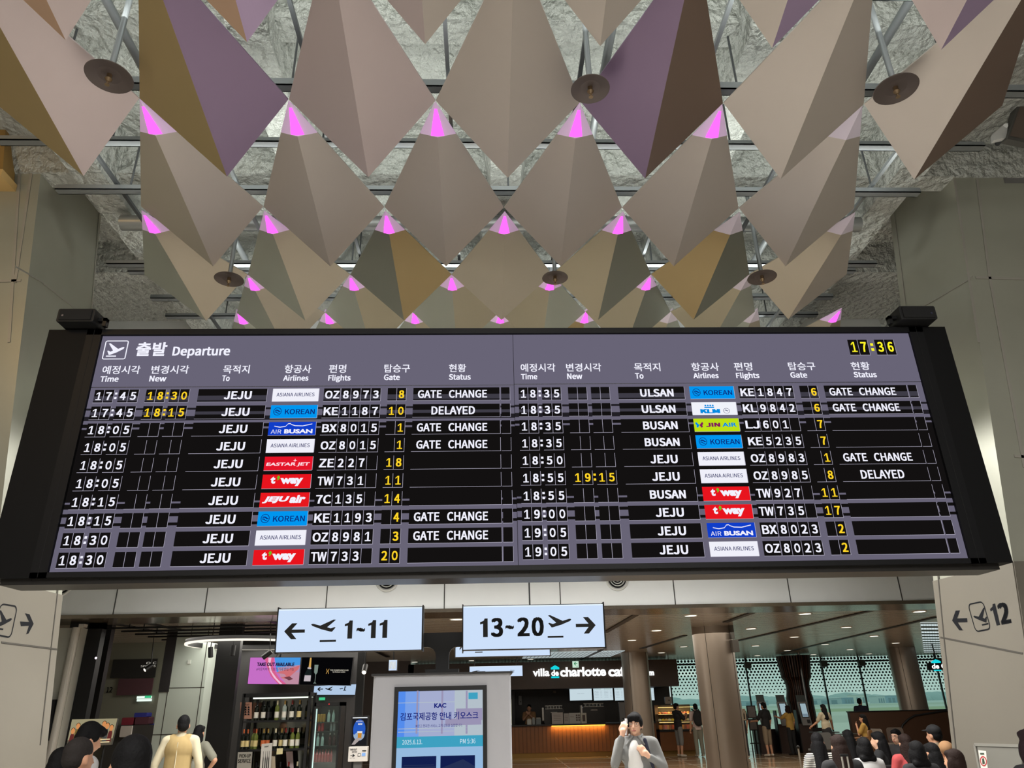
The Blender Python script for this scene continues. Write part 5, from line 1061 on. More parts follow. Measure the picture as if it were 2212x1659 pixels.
for i, (a, b_, c_, d, col, lab) in enumerate(((1192, 1539, 1216, 1558, (150, 142, 136), 'left white notice standing on the cafe worktop'), (1218, 1541, 1229, 1559, (140, 134, 128), 'narrow white notice next to the left notice on the worktop'), (1229.5, 1540, 1254, 1558.5, (150, 146, 140), 'wide white notice with pictures on the cafe worktop'), (1255, 1540, 1267, 1558.5, (160, 154, 140), 'framed brown notice at the end of the notices'))):
    u0, u1, v0, v1 = RQ(a, b_, c_, d, YC+.05); t = empty('counter_notice', ((u0+u1)/2, YC+.05, zc), lab, 'notice', 'notices on the cafe worktop'); MB().box(u0, u1, YC+.05, YC+.07, zc, v1).build('sheet', mat('notice_%d' % i, col, .6), t)
    Q = XZ(u0, zc, u1, v1, YC+.045); mb = MB()
    if i == 3: mb.poly(sub(Q, .25, .2, .75, .8))
    elif i == 2:
        for r in range(3):
            for k in range(2): mb.qd(sub(Q, .6+.2*k, .25+.22*r, .74+.2*k, .4+.22*r), [(0, 0), (1, 0), (1, 1), (0, 1)])
        mb.text('MENU', sub(Q, .1, .6, .4, .68))
    else:
        for r in range(4): mb.poly(sub(Q, .15, .75-.15*r, .8, .77-.15*r))
    mb.build('print', mat('notice_print', (70, 56, 50), .7), t)
u0, u1, v0, v1 = RQ(1138, 1545, 1170, 1559, YC+.3)
for i, (f0, f1, c_, h) in enumerate(((0, .3, (170, 168, 160), .16), (.34, .55, (120, 124, 122), .2), (.6, .95, (90, 96, 96), .19))):
    t = empty('cup_stack', (u0+(u1-u0)*(f0+f1)/2, YC+.3, zc), ('white box', 'grey cup holder', 'dark glass jars holder')[i]+' at the left end of the cafe worktop', 'container'); MB().rbox(u0+(u1-u0)*f0, u0+(u1-u0)*f1, YC+.2, YC+.4, zc, zc+h, .02, axis='z').build('holder', mat('holder_%d' % i, c_, .3), t); MB().box(u0+(u1-u0)*f0+.02, u0+(u1-u0)*f1-.02, YC+.22, YC+.38, zc+h, zc+h+.03).build('contents', mat('holder_top', (150, 140, 130), .6), t)
for i, (a, b_, c_, d, Yp, lab) in enumerate(((1338, 1517, 1350, 1559, 29.0, 'white slim dispenser left of the round column'), (1437, 1505, 1451, 1520.5, 29.1, 'white dispenser on top of the pastry case'), (1120, 1503, 1127, 1523, 31.15, 'white wall phone box at the left of the cafe'))):
    u0, u1, v0, v1 = RQ(a, b_, c_, d, Yp); v0 = (zc, v0, v0)[i]; t = empty('dispenser', ((u0+u1)/2, Yp, v0), lab, 'dispenser'); MB().rbox(u0, u1, Yp, Yp+.15, v0, v1, .03).build('shell', mat('dispenser_white', (112, 110, 110), .4), t); MB().cyl(((u0+u1)/2+.02, Yp-.004, v0+.12), ((u0+u1)/2+.02, Yp, v0+.12), .025, n=10).build('button', black, t)
u0, u1, v0, v1 = RQ(1195, 1492, 1201, 1497, 31.2); tag(MB().box(u0, u1, 31.2, 31.3, v0, v1).build('wall_switch', mat('switch_beige', (120, 104, 84), .5)), 'small beige box on the dark cafe wall', 'switch')
u0, u1, _, v1 = RQ(1095, 1498, 1112, 1560, 30.5); t = empty('drinks_cooler', ((u0+u1)/2, 30.7, 0), 'lit drinks cooler at the left end of the cafe', 'fridge'); MB().box(u0, u1, 30.5, 31, 0, v1).build('cabinet', black, t); mb = MB(); mb.poly(XZ(u0+.05, .9, u1-.12, v1-.2, 30.495)); mb.build('lit_window', glow('cooler_light', (110, 110, 84)), t)
for k in range(4): MB().box(u0+.06, u1-.14, 30.45, 30.49, .95+.22*k, 1.1+.22*k).build('drink_row', glow('cooler_row_%d' % (k % 2), ((150, 130, 50), (120, 140, 120))[k % 2]), t)
# pastry case
u0, u1, v0, v1 = RQ(1423, 1522, 1502, 1580, 28.8); zc2 = at(1440, 1577, 28.8).z
t = empty('pastry_case', ((u0+u1)/2, 29.1, 0), 'glass pastry case with warm light right of the round column', 'display case')
MB().box(u0, u1, 28.85, 29.4, 0.12, zc2-.06).build('base', wood, t); MB().box(u0, u1, 28.8, 29.45, zc2-.06, zc2).build('black_edge', black, t); MB().box(u0, u1, 29.38, 29.42, zc2, v1).build('back', mat('case_back', (120, 96, 70), .5), t); MB().box(u0, u1, 28.8, 29.42, v1-.02, v1).build('top', pane_m, t)
MB().box(u0, u1, 28.8, 28.81, zc2, v1).build('front_glass', pane_m, t); MB().box(u0, u1, 29.0, 29.4, 0, .12).build('plinth', mat('brass_plinth', (150, 116, 64), .3, .8), t)
rr = random.Random(9); cols = [(214, 130, 60), (226, 170, 90), (150, 80, 50), (230, 205, 160), (206, 90, 60), (236, 190, 60)]
for s, zf in enumerate((0, .33, .6)):
    z = zc2+(v1-zc2)*zf+.02; MB().box(u0+.02, u1-.02, 28.9, 29.36, z-.015, z).build('glass_shelf', mat('shelf_glass', (150, 140, 120), .1), t); MB().box(u0+.02, u1-.02, 28.86, 28.88, z+(v1-zc2)*.26, z+(v1-zc2)*.26+.015).build('light_strip', glow('case_light', (255, 205, 130), 2.5), t)
    nb = 11 if s else 14
    for k in range(nb):
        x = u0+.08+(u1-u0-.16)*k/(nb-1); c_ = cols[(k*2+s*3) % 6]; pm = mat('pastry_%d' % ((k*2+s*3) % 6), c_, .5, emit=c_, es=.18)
        mb = MB(); h = .14 if s == 0 else .07
        if s == 0: mb.rbox(x-.04, x+.04, 28.95, 29.1, z, z+h, .015)
        else: mb.lathe([(0, 0), (.05, 0), (.062, .03), (.045, .065), (0, .075)], (x, 29.0, z), 12)
        o = mb.build('juice_carton' if s == 0 else 'pastry', pm); tag(o, '%s in the pastry case, %s shelf, %s from left' % ('small carton' if s == 0 else 'small pastry', ('bottom', 'middle', 'top')[s], (pos+['fourteenth'])[k]), 'carton' if s == 0 else 'pastry', 'cartons and pastries in the case')
area('case_glow', ((u0+u1)/2, 28.95, v1-.06), ((u0+u1)/2, 29.05, 0), u1-u0-.2, .1, 10, (1, .72, .35))
# hanging cafe sign by the right column
q = PQ([(2006, 1450), (2045, 1450), (2042, 1424), (2003, 1426)], 24.5); t = empty('hanging_sign', (q[0]+q[1])/2, 'hanging black sign with white letters and teal house at the right column', 'sign')
MB().slab(sub(q, 0, .1, 1, .75), (0, .08, 0)).build('panel', black, t); mb = MB(); n = Vector((0, -.01, 0)); mb.text('de C', sub(q, .2, .22, 1.0, .68, n), 0, .03); mb.build('letters', L_w, t); mb = MB(); mb.qd(sub(q, .2, .72, .72, 1.05, n), [(0, 0), (1, 0), (1, .4), (.5, 1), (0, .4)]); mb.qd(sub(q, .28, .03, .7, .12, n), [(0, 0), (1, 0), (1, 1), (0, 1)]); mb.build('teal_house', L_t, t)
MB().cyl(bil(q, .5, 1), Vector((bil(q, .5, 1).x, 24.54, 3.25)), .02, n=6).build('hanger', black, t)
# ================================================================ order machines by the windows, half wall, chairs
for i, (a, b_, lab, w2) in enumerate(((1640.5, 1660, 'tall order machine left, used by the boy in dark tee', 0), (1684, 1705, 'tall order machine in the middle, used by the woman in yellow', 0), (1729, 1749, 'tall order machine right, nobody at it', 0))):
    Y = 27.6; u0, u1, v0, v1 = RQ(a, 1512, b_, 1556, Y); t = empty('order_stand', ((u0+u1)/2, Y+.15, 0), lab, 'kiosk', 'order machines by the windows')
    vb = at(1650, 1569, Y).z
    q = [Vector((u0, Y-.02, vb)), Vector((u1, Y-.02, vb)), Vector((u1-.02, Y+.1, v1-.06)), Vector((u0-.02, Y+.1, v1-.06))]
    cs = MB().slab(q, (0, .06, 0)).build('casing', mat('stand_grey', (120, 118, 116), .4), t); n = Vector((0, -.008, -.002)); mb = MB(); mb.poly(sub(q, .12, .33, .88, .95, n), 0); mb.poly(sub(q, .2, .36, .8, .93, n*1.4), 1); mb.poly(sub(q, .22, .37, .78, .5, n*1.8), 2); mb.build('screen', [black, glow('stand_screen', (150, 172, 180)), glow('stand_screen_low', (112, 130, 142))], cs)
    MB().slab(sub(q, .55, .1, .85, .24, Vector((0, -.03, 0))), (0, .05, 0)).build('card_reader', black, t); MB().slab(sub(q, .05, 1.0, .9, 1.3), (0, .05, 0)).build('top_lamp', mat('stand_lamp', (58, 66, 64), .5), t)
    MB().rbox(u0-.12, u1+.02, Y+.05, Y+.4, 0, vb+.05, .03, axis='z').build('wood_stand', mat('stand_wood', (52, 34, 26), .5), t)
    MB().box(u0-.14, u0-.1, Y+.05, Y+.3, .05, 1.35).build('side_strip', black, t)
struct(MB().box(PX(1627, 1600, 28.5), PX(1790, 1600, 28.5), 28.3, 28.5, 0, .75).build('wall_low', mat('low_wall_dark', (36, 26, 22), .5)))
Yh = 25.6; xa, xb = PX(1841, 1570, Yh), PX(2075, 1540, Yh); zt = at(1950, 1534, Yh).z
t = empty('half_wall', ((xa+xb)/2, Yh+.1, 0), 'curved-trim dark wooden half wall behind the seated crowd', 'partition')
MB().box(xa, xb, Yh, Yh+.18, 0, zt-.03).build('wood_panel', mat('half_wall_wood', (62, 40, 26), .45, vary=.12, vscale=3), t); MB().box(xa-.02, xb, Yh-.02, Yh+.2, zt-.03, zt).build('dark_cap', black, t)
pts = [at(x, y, Yh-.01) for x, y in ((1948, 1598), (1945, 1580), (1950, 1566), (1962, 1554), (1976, 1546), (2066, 1532))]; MB().tube(pts, .03, 8).build('curved_trim', black, t)
t = empty('info_board', at(1625, 1560, 27.2)*1, 'grey information board on a black stand right of the nearest column', 'board'); t.location.z = 0
for a in ((1614, 1524, 1633, 1552), (1618, 1553, 1636, 1578)): u0, u1, v0, v1 = RQ(*a, 27.2); MB().box(u0, u1, 27.2, 27.24, v0, v1).build('frame', black, t); MB().box(u0+.03, u1-.03, 27.19, 27.2, v0+.03, v1-.03).build('poster', mat('info_poster', (96, 90, 88), .5, vary=.3, vscale=9), t)
p = at(1634, 1600, 27.2); MB().cyl((p.x-.15, 27.25, 0), (p.x-.15, 27.25, 1.0), .02, n=8).cyl((p.x+.1, 27.25, 0), (p.x+.1, 27.25, 1.0), .02, n=8).box(p.x-.2, p.x+.15, 27.23, 27.27, .35, .38).build('stand', black, t)
def stanchion(px, py0, Y, lab):
    z = at(px, py0, Y).z; x = PX(px, py0, Y); t = empty('queue_post', (x, Y, 0), lab, 'post', 'thin queue posts'); MB().lathe([(.16, 0), (.16, .012), (.03, .03)], (x, Y, 0), 24).build('foot', steel, t); MB().cyl((x, Y, .02), (x, Y, z), .022, n=10).build('pole', mat('post_chrome', (190, 186, 176), .25, .6), t); MB().ball((x, Y, z), (.04,)*3).build('knob', black, t)
stanchion(1724, 1614, 19.5, 'thin chrome queue post left of the seated crowd')
# ================================================================ people
def blob(parts, vox, name, M, parent, smooth=2):
    """closed capsules and ellipsoids fused into one continuous surface"""
    mb = MB()
    for p in parts:
        if p[0] == 'c': 
            _, a, ra, b_, rb = p; a = Vector(a); b_ = Vector(b_); mb.cyl(a, b_, ra, rb, 12, caps=True); mb.ball(a, (ra,)*3, 0, 12, 8); mb.ball(b_, (rb,)*3, 0, 12, 8)
        elif p[0] == 'y':   # closed oval tube
            _, a, b_, rx, ry = p; n = 20; cs = [(math.cos(2*PI*i/n), math.sin(2*PI*i/n)) for i in range(n)]
            vs = [Vector((a[0]+rx*c, a[1]+ry*s_, a[2])) for c, s_ in cs]+[Vector((b_[0]+rx*c, b_[1]+ry*s_, b_[2])) for c, s_ in cs]
            mb.add(vs, [tuple(range(n-1, -1, -1)), tuple(range(n, 2*n))]+[(i, (i+1) % n, (i+1) % n+n, i+n) for i in range(n)])
        else: mb.ball(p[1], p[2], 0, 18, 12, p[3] if len(p) > 3 else None)
    me = bpy.data.meshes.new(name); me.from_pydata(mb.v, [], mb.f); o = bpy.data.objects.new(name, me); COL.objects.link(o)
    r = o.modifiers.new('r', 'REMESH'); r.mode = 'VOXEL'; r.voxel_size = vox
    s = o.modifiers.new('s', 'SMOOTH'); s.factor = .5; s.iterations = smooth
    dg = bpy.context.evaluated_depsgraph_get(); m2 = bpy.data.meshes.new_from_object(o.evaluated_get(dg), depsgraph=dg)
    bpy.data.objects.remove(o); bpy.data.meshes.remove(me)
    m2.name = name; m2.materials.clear(); m2.materials.append(M); m2.polygons.foreach_set('use_smooth', [True]*len(m2.polygons))
    o = bpy.data.objects.new(name, m2); COL.objects.link(o); o.parent = parent
    return o
skin = mat('skin_tone', (188, 140, 112), .55, spec=.3); skin2 = mat('skin_tone_light', (204, 160, 134), .55, spec=.3)
def cloth(c, nm): return mat('cloth_'+nm, c, .85, vary=.06, vscale=12)
CL = {k: cloth(c, k) for k, c in dict(black=(20, 20, 22), navy=(24, 26, 44), dark=(34, 32, 34), grey=(112, 112, 110), cream=(178, 168, 142), beige=(150, 128, 84), sand=(128, 112, 92), white=(170, 168, 166), yellow=(170, 136, 66), coral=(160, 60, 60), tan=(150, 112, 76), olive=(120, 118, 104), denim=(50, 56, 72), pinkw=(190, 170, 164), blush=(150, 134, 130)).items()}
HR = {k: mat('hair_'+k, c, .75, spec=.15, bump=(.5, 60, .01)) for k, c in dict(black=(12, 11, 12), brown=(32, 20, 16), grey=(40, 36, 34), plum=(44, 32, 36)).items()}
shoe_w = mat('shoe_white', (176, 166, 152), .6); shoe_b = mat('shoe_black', (18, 18, 18), .5)
def person(label, loc, rz, ht=1.70, sit=0.0, shirt='black', sleeve='short', legs='black', leglen=1.0, hair='short', hc='black', turn=0.0, nod=0.0, arms=None, lean=0.0, female=False, vox=.016, face=False, shoes=shoe_b, sk=skin, hands=False, skirt=False, extra=None, low=True):
    """sit: seat height, 0 for standing; arms: dict of elbow and wrist for l and r; facing +Y locally"""
    k = ht/1.70
    t = empty('person', loc, label, 'person', rz=rz)
    dz = 0.0
    hip = .90
    if sit: dz = sit+.10-hip
    sw = .155 if female else .178
    V = lambda x, y, z: Vector((x*k, (y+lean*max(0, z-.95))*k, z*k+dz*k))
    H = Vector((0, .012, 1.50))
    Rh = Matrix.Rotation(turn, 3, 'Z') @ Matrix.Rotation(nod, 3, 'X')
    def Hd(x, y, z): q = Rh @ (Vector((x, y, z))-H)+H; return V(*q)
    el = {'l': ((-sw-.055, -.03, 1.13), (-sw-.06, .05, .89)), 'r': ((sw+.055, -.03, 1.13), (sw+.06, .05, .89))}
    if sit: el = {'l': ((-sw-.06, .04, 1.14), (-sw+.02, .24, 1.03)), 'r': ((sw+.06, .04, 1.14), (sw-.02, .24, 1.03))}
    if arms: el.update(arms)
    P = []
    # torso, neck and head
    P += [('e', V(0, 0, 1.30), (sw*.93*k, .105*k, .17*k)), ('e', V(0, 0, 1.10), (.125*k, .09*k, .17*k)), ('e', V(0, 0, .95), (.150*k, .105*k, .12*k)), ('c', V(-sw+.03, -.01, 1.40), .055*k, V(sw-.03, -.01, 1.40), .055*k), ('c', V(0, -.015, 1.40), .06*k, V(0, .005, 1.53), .052*k)]
    P += [('e', Hd(0, -.008, 1.605), (.074*k, .095*k, .098*k), Rh), ('e', Hd(0, .022, 1.545), (.060*k, .070*k, .080*k), Rh), ('e', Hd(0, .055, 1.495), (.030*k, .028*k, .024*k), Rh), ('c', Hd(0, .09, 1.585), .010*k, Hd(0, .107, 1.548), .015*k),
          ('e', Hd(-.074, -.005, 1.565), (.012*k, .022*k, .032*k), Rh), ('e', Hd(.074, -.005, 1.565), (.012*k, .022*k, .032*k), Rh), ('c', Hd(-.02, .088, 1.516), .008*k, Hd(.02, .088, 1.516), .008*k)]
    sleeves = []
    for s, sg in (('l', -1), ('r', 1)):
        e, w_ = Vector(el[s][0]), Vector(el[s][1]); S0 = Vector((sg*sw, -.01, 1.395))
        P += [('c', V(*S0), .052*k, V(*e), .040*k), ('c', V(*e), .041*k, V(*w_), .027*k)]
        d = (w_-e).normalized(); fing = el[s][2] if len(el[s]) > 2 else d; fing = Vector(fing).normalized()
        palm = w_+fing*.05; P.append(('c', V(*w_), .026*k, V(*palm), .034*k)); tip = w_+fing*.095
        side = fing.cross(Vector((0, 1, 0.2))).normalized() if abs(fing.y) < .9 else Vector((1, 0, 0))
        bend = side.cross(fing).normalized()
        for q in range(4):
            o_ = side*(q-1.5)*.021; L_ = (.062, .074, .069, .054)[q]
            a_ = palm+fing*.03+o_; b_ = a_+fing*L_*.55-bend*.008; c_ = b_+fing*L_*.45-bend*.025; P += [('c', V(*a_), .0095*k, V(*b_), .009*k), ('c', V(*b_), .009*k, V(*c_), .0078*k)]
        th = palm-side*.03-fing*.02; P += [('c', V(*(palm-fing*.02)), .012*k, V(*(th-side*.012+fing*.03)), .0105*k), ('c', V(*(th-side*.012+fing*.03)), .0105*k, V(*(th-side*.008+fing*.062)), .009*k)]
        ext = .016
        if sleeve == 'none': sleeves += [('c', V(*S0), .056*k, V(*(S0.lerp(e, .12))), .056*k)]
        elif sleeve == 'short': sleeves += [('c', V(*S0), (.055+ext)*k, V(*(S0.lerp(e, .78))), (.05+ext)*k)]
        else: sleeves += [('c', V(*S0), (.053+ext*.7)*k, V(*e), (.043+ext*.6)*k), ('c', V(*e), (.043+ext*.6)*k, V(*(e.lerp(w_, .93))), (.033+ext*.5)*k)]
    LG_ = []; sh = []
    for sg in (-1, 1):
        hp = Vector((sg*.085, 0, hip))
        if sit: kn = Vector((sg*.11, .43, hip+.0)); an = Vector((sg*.11, .42, .07-dz)); toe = an+Vector((0, .14, -.035))
        else: kn = Vector((sg*.095, .015, .49)); an = Vector((sg*.10, -.02, .075)); toe = Vector((sg*.115, .12, .035))
        if not low: continue
        P += [('c', V(*hp), .082*k, V(*kn), .054*k), ('c', V(*kn), .054*k, V(*an), .036*k), ('c', V(*an), .036*k, V(*toe), .03*k)]
        if legs:
            LG_ += [('c', V(*hp), .098*k, V(*kn), .078*k)]
            f = leglen
            if f > .5: LG_ += [('c', V(*kn), .078*k, V(*(kn.lerp(an, (f-.5)*2*.97))), .062*k)]
            else: LG_[-1] = ('c', V(*hp), .098*k, V(*(hp.lerp(kn, f*2))), .092*k)
        sh += [('c', V(an.x, an.y-.015, an.z-.02), .045*k, V(toe.x, toe.y, toe.z+.002), .038*k)]
    if extra: P += extra(V, Hd, k)
    b = blob(P, min(vox, .0075 if hands else vox), 'body', sk, t)
    if shirt:
        sp = [('e', V(0, 0, 1.30), ((sw*.93+.022)*k, .125*k, .18*k)), ('e', V(0, 0, 1.10), (.152*k, .115*k, .19*k)), ('y', V(0, 0, .85 if not sit else .88), V(0, 0, 1.12), .164*k, .122*k), ('c', V(-sw+.03, -.01, 1.40), .068*k, V(sw-.03, -.01, 1.40), .068*k), ('c', V(0, -.02, 1.40), .075*k, V(0, -.015, 1.45), .066*k)]+sleeves
        blob(sp, .018, 'top', CL[shirt], t)
    if legs and low:
        lp = LG_+[('e', V(0, 0, .93), (.158*k, .118*k, .11*k))]
        if skirt: lp += [('c', V(0, 0, .9), .16*k, V(0, .0, .55), .2*k)]
        blob(lp, .018, 'trousers' if not skirt else 'skirt', CL[legs], t)
        blob(sh[:1], .014, 'shoe', shoes, t); blob(sh[1:], .014, 'shoe', shoes, t)
    # hair
    hp = [('e', Hd(0, -.016, 1.618), (.080*k, .098*k, .094*k), Rh), ('e', Hd(0, -.045, 1.575), (.076*k, .07*k, .075*k), Rh), ('e', Hd(0, .045, 1.66), (.064*k, .045*k, .036*k), Rh)]
    if hair == 'crop': hp = [('e', Hd(0, -.016, 1.62), (.079*k, .098*k, .092*k), Rh), ('e', Hd(0, -.04, 1.58), (.076*k, .072*k, .07*k), Rh)]
    if hair == 'fringe': hp += [('e', Hd(-.03, .075, 1.645), (.045*k, .03*k, .04*k), Rh), ('e', Hd(.03, .078, 1.645), (.045*k, .03*k, .036*k), Rh), ('e', Hd(-.07, .01, 1.6), (.02*k, .04*k, .05*k), Rh), ('e', Hd(.07, .01, 1.6), (.02*k, .04*k, .05*k), Rh)]
    if hair == 'bob': hp += [('e', Hd(0, -.035, 1.54), (.092*k, .078*k, .105*k), Rh), ('e', Hd(-.075, .01, 1.53), (.03*k, .05*k, .09*k), Rh), ('e', Hd(.075, .01, 1.53), (.03*k, .05*k, .09*k), Rh), ('c', Hd(-.06, -.05, 1.46), .05*k, Hd(.06, -.05, 1.46), .05*k)]
    if hair == 'long': hp += [('c', Hd(0, -.05, 1.56), .08*k, Hd(0, -.085, 1.28), .078*k), ('c', Hd(-.06, -.03, 1.54), .04*k, Hd(-.075, -.06, 1.26), .045*k), ('c', Hd(.06, -.03, 1.54), .04*k, Hd(.075, -.06, 1.26), .045*k)]
    if hair == 'tail': hp += [('c', Hd(0, -.105, 1.60), .035*k, Hd(0, -.14, 1.40), .035*k)]
    if hair: blob(hp, .011 if vox <= .014 else .014, 'hair', HR[hc], t, 1)
    if hair == 'cap': pass
    if face:
        ew = mat('eye_white', (215, 208, 200), .3); ed = mat('eye_dark', (24, 16, 12), .2); lip = mat('lip', (150, 84, 76), .5)
        for sg in (-1, 1):
            MB().ball(Hd(sg*.03, .082, 1.582), (.013*k, .006*k, .006*k), 0, 10, 8, Rh).build('eye', ew, t, local=True); MB().ball(Hd(sg*.03, .0865, 1.582), (.0055*k, .003*k, .0055*k), 0, 8, 6, Rh).build('iris', ed, t, local=True)
            MB().cyl(Hd(sg*.014, .092, 1.602), Hd(sg*.046, .080, 1.604), .0042*k, n=6).build('eyebrow', HR[hc], t, local=True)
        MB().cyl(Hd(-.02, .097, 1.516), Hd(.02, .097, 1.516), .0055*k, n=8).build('lips', lip, t, local=True)
    return t, V, Hd, k
def stand(px, top, Y, **kw):
    """foot position and height from the pixel of the head top"""
    p = at(px, top, Y); return Vector((p.x, Y, 0)), max(1.45, min(1.9, p.z/1.008))
def back(px, Y): return math.atan2(-0.0, 1)      # facing away from the camera
# --- foreground, left
l, h = stand(292, 1583, 3.3); person('black haired man closest to the camera, only the back of his head showing', l, .45, h, shirt='black', hair='short', vox=.012, turn=.1)
l, h = stand(180, 1590, 5.0); person('man with short greying hair and dark top, second closest, seen from behind', l, -.35, h, shirt='dark', hair='crop', hc='grey', vox=.012, turn=-.1)
l, h = stand(193, 1557, 6.4); t, V, Hd, k = person('person with black hair and white shirt in front of the poster board, head bent', l, -.7, h, shirt='white', sleeve='long', hair='fringe', vox=.012, nod=-.3)
l, h = stand(138, 1612, 5.7); person('dark haired person low beside the left column, mostly hidden', l, 0, max(h, 1.45), shirt='dark', hair='long', hc='black', female=True)
l, h = stand(399, 1543, 10.6)
t, V, Hd, k = person('man in cream shirt and beige waistcoat walking away near the pale green column', l, .12, h, shirt='cream', sleeve='long', legs='black', hair='short', vox=.011, turn=.25, hands=True, arms={'l': ((-.27, -.03, 1.13), (-.30, .0, .90)), 'r': ((.27, -.03, 1.13), (.30, .02, .90))})
blob([('e', V(0, -.005, 1.30), (.196*k, .142*k, .175*k)), ('y', V(0, 0, 1.04), V(0, 0, 1.28), .172*k, .134*k), ('c', V(-.1, -.01, 1.405), .073*k, V(.1, -.01, 1.405), .073*k)], .014, 'waistcoat', CL['beige'], t)
blob([('e', V(0, 0, 1.0), (.172*k, .13*k, .05*k))], .014, 'waist_pack', CL['beige'], t)
MB().box(-.03*k, .03*k, -.145*k, -.125*k, .97*k, 1.02*k).build('buckle', black, t, local=True)
for sg in (-1, 1): MB().cyl(V(sg*.035, -.14, .98), V(sg*.06, -.15, .62), .016*k, n=8).build('strap', CL['beige'], t, local=True)
mb = MB().cyl(V(0, -.137, 1.38), V(0, -.14, 1.08), .006, n=6); mb.build('back_seam', CL['cream'], t, local=True)
l, h = stand(432, 1575, 12.0); person('person half hidden behind the man in the waistcoat, hand on hip', l, -.3, max(1.5, h), shirt='olive', sleeve='short', legs='grey', hair='long', female=True, arms={'r': ((.36, .0, 1.18), (.2, .06, 1.02), (-.6, .4, -.3))})
# --- man on the phone
l, h = stand(1369, 1536, 8.2)
t, V, Hd, k = person('man in open grey shirt holding a phone to his face before the round column', l, PI-.25, h, shirt='grey', sleeve='long', legs='sand', hair='fringe', hc='black', vox=.0085, face=True, hands=True, sk=skin2, nod=.05, turn=-.1, arms={'r': ((.235, .13, 1.20), (.135, .17, 1.47), (-.25, -.15, .95)), 'l': ((-.27, .0, 1.16), (-.135, .16, 1.27), (.5, .0, .5))})
blob([('e', V(.015, .03, 1.29), (.10*k, .113*k, .16*k)), ('y', V(.015, .03, .84), V(.015, .03, 1.24), .095*k, .107*k), ('e', V(.01, .045, 1.40), (.06*k, .06*k, .04*k))], .011, 'white_tee', mat('cloth_bright_white', (205, 203, 200), .85), t)
for sg in (-1, 1): blob([('c', V(sg*.03, .06, 1.46), .014*k, V(sg*.10, .105, 1.385), .014*k), ('c', V(sg*.07, -.03, 1.475), .015*k, V(sg*.05, .06, 1.455), .015*k)], .009, 'collar', CL['grey'], t)
mb = MB(); c_ = Hd(.092, .055, 1.555); Mx = Matrix.Rotation(.35, 3, 'Z') @ Matrix.Rotation(-.12, 3, 'Y'); mb.box(-.005, .005, -.036, .036, -.078, .078, M=Matrix.Translation(c_) @ Mx.to_4x4()); mb.build('phone', mat('phone_white', (198, 196, 196), .3), t, local=True)
blob([('c', V(-.1, .09, 1.43), .022*k, V(-.15, .13, 1.22), .02*k), ('c', V(-.15, .13, 1.22), .018*k, V(-.24, .1, .92), .018*k)], .009, 'bag_strap', CL['navy'], t)
g = mat('glasses_frame', (50, 40, 38), .3)
for sg in (-1, 1):
    ro = Rz = Matrix.Rotation(PI/2, 3, 'X'); MB().lathe([(.021, -.0015), (.0222, 0), (.021, .0015), (.0203, 0), (.021, -.0015)], Hd(sg*.031, .099, 1.58), 18, M=Matrix.Rotation(-.1, 3, 'Z') @ ro).build('glasses_rim', g, t, local=True)
bl = t.matrix_basis @ V(-.27, .02, .70)
bt = empty('shoulder_bag', (l.x+.27*k*math.cos(.25)+.02, l.y+.04, .62*k), 'dark soft bag hanging at the hip of the man on the phone', 'bag', rz=PI-.25)
blob([('e', Vector((0, 0, 0)), (.15, .09, .2)), ('e', Vector((-.05, 0, -.08)), (.15, .09, .15)), ('e', Vector((.02, 0, .14)), (.08, .06, .08))], .014, 'bag_body', CL['black'], bt)
blob([('c', Vector((.02, .02, .17)), .016, Vector((.06, .05, .33)), .014)], .01, 'handle', CL['black'], bt)
# --- by the cafe and order machines
def far(px, top, py_feet, Y, label, **kw):
    p = at(px, py_feet, Y); z = at(px, top, Y).z; return person(label, Vector((p.x, Y, 0)), kw.pop('rz', 0), max(1.5, min(1.85, z/1.008)), **kw)
far(1471, 1518, 1630, 27.4, 'boy in dark tee and grey shorts holding papers near the pastry case', rz=-1.2, shirt='black', legs='grey', leglen=.62, shoes=shoe_w, hair='short', arms={'l': ((-.2, .16, 1.15), (-.1, .33, 1.28)), 'r': ((.2, .16, 1.15), (.08, .33, 1.28))})
t, V, Hd, k = far(1513, 1519, 1630, 27.2, 'person in pale tee with a black backpack near the nearest column', rz=.1, shirt='pinkw', legs='olive', shoes=shoe_w, hair='short')
bt = empty('backpack', t.matrix_basis @ Vector((0, 0, 0)), 'black backpack on the person in the pale tee', 'bag', rz=.1); bt.location = t.location+Vector((0, -.19, 1.18)); blob([('e', Vector((0, 0, 0)), (.17, .09, .26)), ('e', Vector((0, -.03, -.1)), (.16, .09, .15))], .016, 'bag_body', CL['black'], bt)
for sg in (-1, 1): blob([('c', Vector((sg*.09, .06, .22)), .025, Vector((sg*.11, .2, .27)), .022)], .012, 'shoulder_strap', CL['black'], bt)
far(1611, 1516, 1640, 26.0, 'dark clothed person mostly hidden behind the nearest round column', rz=.3, shirt='dark', legs='dark', shoes=shoe_w)
far(1664, 1516, 1632, 26.5, 'boy in black tee and pale shorts using the left order machine', rz=.55, shirt='black', legs='sand', leglen=.62, shoes=shoe_w, hair='short', arms={'l': ((-.22, .16, 1.12), (-.2, .38, 1.1))})
far(1715, 1526, 1622, 26.9, 'woman in yellow top and black trousers at the middle order machine', rz=.5, shirt='yellow', legs='black', hair='bob', hc='brown', female=True, arms={'l': ((-.2, .2, 1.25), (-.2, .42, 1.32))})
far(1797, 1520, 1640, 24.2, 'long haired woman in cream top and dark skirt leaning on a table by the windows', rz=.35, shirt='cream', legs='black', hair='long', female=True, skirt=True, arms={'l': ((-.24, .12, 1.16), (-.34, .25, 1.05)), 'r': ((.30, .06, 1.2), (.46, .22, 1.0))})
far(1881, 1507, 1640, 27.3, 'man in navy polo behind the wooden half wall by the windows', rz=-.9, shirt='navy', legs='dark', hair='crop')
